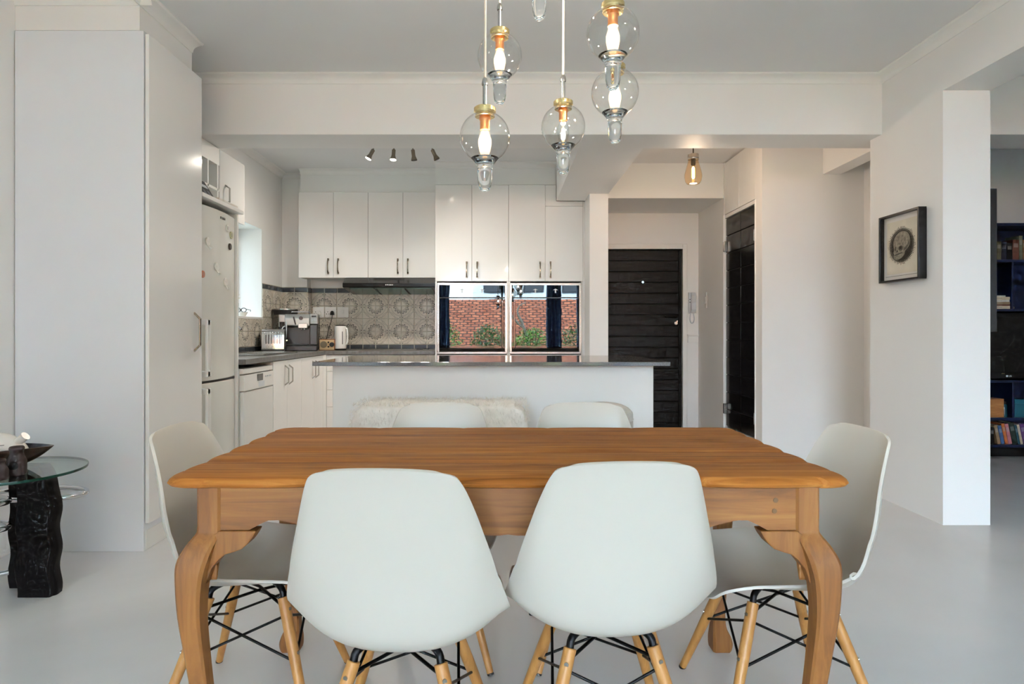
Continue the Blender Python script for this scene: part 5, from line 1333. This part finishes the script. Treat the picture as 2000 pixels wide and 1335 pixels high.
# ------------------------------------------------------------------ curtains at the garden windows
M_curtain = pm('slate_blue_curtain', (138, 154, 182), 0.8, var=0.04, scale=10, bump=0.1, bscale=200)
def curtain(x0, x1, n, label):
    top, bot = [], []
    N = n*8; pts = []
    for k in range(N+1):
        t = k/N; pts.append((x0+(x1-x0)*t, -4.83+0.035*math.sin(2*PI*n*t)))
    rings = []
    outer = pts+[(x, y+0.006) for x, y in pts[::-1]]
    for z in (0.03, 1.3, 2.68): rings.append([(x, y, z) for x, y in outer])
    t = thing('curtain', ((x0+x1)/2, -4.83, 0.03), label, 'curtain', 'slate blue curtains at the garden windows')
    part('cloth', MB().loft(rings), M_curtain, t, smooth=60)
    part('heading_tape', B(x0, x1, -4.795, -4.79, 2.62, 2.68), M_curtain, t)
curtain(-2.42, -1.42, 8, 'slate blue curtain drawn back on the tall cabinet side of the garden window')
curtain(1.26, 1.68, 4, 'narrow slate blue curtain gathered in the middle of the garden window')
curtain(2.1, 2.48, 4, 'slate blue curtain gathered beside the living room opening')
cr = thing('curtain_rail', (0, -4.83, 2.69), 'long steel curtain rail above the garden window', 'curtain rail')
part('rod', MB().tube([(-2.43, -4.83, 2.70), (2.5, -4.83, 2.70)], 0.014, 12), M_steel, cr, smooth=50)
for x in (-2.2, 0.0, 2.3): part('bracket', B(x-0.01, x+0.01, -5.0, -4.83, 2.69, 2.71), M_steel, cr)

# ------------------------------------------------------------------ garden seen in the oven glass, and an added sky blocker
solo('sky_blocker_wall', B(-3.6, -3.4, -1.0, 9.0, -0.15, 4.2), pm('blocker_grey', (150, 146, 138), 0.8, var=0.06), 'unseen grey wall added to block sky light from the small kitchen window', 'wall', kind='structure')  # unseen wall, added to cut the sky light entering the kitchen window
M_grass = pm('lawn', (86, 104, 58), 0.9, var=0.2, scale=4)
solo('lawn', B(-16, 16, -28, -5.25, -0.35, -0.15).box(-6, -2.66, -5.25, 9.2, -0.35, -0.15), M_grass, 'green garden lawn outside the windows', 'lawn', kind='structure')
def roof_mat():
    t = NT('red_roof_tiles')
    co = t.coords()
    br = t.node('ShaderNodeTexBrick'); t.link(co, br.inputs['Vector'])
    br.inputs['Scale'].default_value = 1.0; br.inputs['Brick Width'].default_value = 0.30; br.inputs['Row Height'].default_value = 0.17
    br.inputs['Mortar Size'].default_value = 0.03; br.inputs['Color1'].default_value = (*lin((196, 108, 70)), 1); br.inputs['Color2'].default_value = (*lin((146, 70, 44)), 1); br.inputs['Mortar'].default_value = (*lin((40, 22, 18)), 1)
    f = t.noise(co, 2.5, 4)
    c = t.mixc(t.math('MULTIPLY', f, 0.25), br.outputs['Color'], lin((220, 160, 130)))
    t.link(c, t.p.inputs['Base Color']); t.p.inputs['Roughness'].default_value = 0.9; t.p.inputs['Specular IOR Level'].default_value = 0.1
    return t.m
hs = thing('neighbour_house', (0, -13.2, -0.15), 'neighbouring house with a wide red tiled roof beyond the garden', 'house')
Lr = 3.9; ang = math.radians(36)
rf = MB().box(-9, 9, 0, Lr, -0.06, 0.0)
o = part('roof', rf, roof_mat(), hs, world=False); o.location = (0, 1.9, 0.36); o.rotation_euler = (ang, 0, PI)
part('wall', B(-8.8, 8.8, -14.6, -11.5, -0.15, 0.45), M_wall, hs)
part('gutter', MB().tube([(-9, -11.28, 0.14), (9, -11.28, 0.14)], 0.05, 8), M_charcoal, hs, smooth=50)
ab = thing('apartment_block', (3.5, -21, -0.15), 'white apartment block far behind the red roof', 'building')
part('wall', B(-1.5, 10, -23, -21, -0.15, 7.5), M_wall, ab)
for k in range(5):
    for z in (3.2, 5.4):
        wn_ = part('window', B(-0.9+k*2.1, 0.2+k*2.1, -21, -20.96, z, z+1.2), M_frame, ab)
        part('pane', B(-0.82+k*2.1, 0.12+k*2.1, -20.96, -20.95, z+0.08, z+1.12), M_blackgloss, wn_)
M_leaf = pm('shrub_leaf', (112, 146, 58), 0.5, var=0.3, scale=3)
M_leaf2 = pm('shrub_leaf_dark', (82, 112, 52), 0.5, var=0.3, scale=3)
M_bark = pm('pale_bark', (132, 116, 98), 0.8, var=0.15, scale=20)
def shrub(x, y, w, h, n, mt, label):
    t = thing('garden_shrub', (x, y, -0.15), label, 'shrub', 'shrubs in the garden')
    sm = MB(); lm = MB()
    for k in range(7):
        a = random.uniform(0, 2*PI); r = random.uniform(0.2, 0.8)
        sm.tube([(x, y, -0.15), (x+0.4*r*w*math.cos(a), y+0.4*r*w*math.sin(a), h*0.5), (x+r*w*math.cos(a), y+r*w*math.sin(a), h*random.uniform(0.7, 0.95))], [0.02, 0.014, 0.006], 6)
    for k in range(n):
        a = random.uniform(0, 2*PI); rr = random.random()**0.4
        zz = random.uniform(0.0, 1.0); k2 = math.sqrt(max(0, 1-(zz*2-0.9)**2/1.3))
        p = Vector((x+w*rr*k2*math.cos(a), y+w*rr*k2*math.sin(a)*0.7, -0.1+h*zz*random.uniform(0.85, 1.08)))
        d = Vector((random.uniform(-1, 1), random.uniform(-1, 1), random.uniform(-0.3, 1))).normalized()*random.uniform(0.05, 0.1)
        s = d.cross(Vector((random.uniform(-1, 1), random.uniform(-1, 1), 1))).normalized()*0.024
        lm.add([p, p+d*0.5+s, p+d, p+d*0.5-s], [(0, 1, 2, 3)])
    part('stem', sm, M_bark, t, smooth=50)
    f = part('foliage', lm, mt, t); f['kind'] = 'stuff'
shrub(-2.2, -8.9, 0.95, 1.5, 2600, M_leaf, 'bright green shrub on the far side of the garden, by the first curtain')
shrub(-0.42, -9.3, 0.72, 1.35, 2400, M_leaf2, 'dark green shrub in the middle of the garden')
shrub(1.1, -8.8, 0.8, 1.25, 2400, M_leaf, 'low green shrub below the bare tree in the garden')
shrub(2.8, -9.0, 0.9, 1.45, 2400, M_leaf2, 'green shrub at the living room end of the garden')
shrub(-4.2, -9.2, 0.95, 1.5, 1400, M_leaf2, 'tall green shrub at the outer end of the garden')
bt = thing('bare_tree', (0.95, -9.6, -0.15), 'bare crooked tree trunk in the garden', 'tree')
part('trunk', MB().tube(catmull([(1.0, -9.6, -0.15), (1.0, -9.6, 0.6), (0.85, -9.6, 1.1), (0.70, -9.6, 1.55)], 5), [0.09-0.003*k for k in range(16)], 10), M_bark, bt, smooth=50)
part('branch', MB().tube(catmull([(0.72, -9.6, 1.5), (0.6, -9.6, 1.75), (0.66, -9.6, 2.0), (0.9, -9.6, 2.15)], 5), [0.045-0.002*k for k in range(16)], 8), M_bark, bt, smooth=50)
part('branch', MB().tube(catmull([(0.80, -9.6, 1.25), (0.45, -9.6, 1.6), (0.3, -9.6, 1.9), (0.2, -9.6, 2.2)], 5), [0.045-0.002*k for k in range(16)], 8), M_bark, bt, smooth=50)
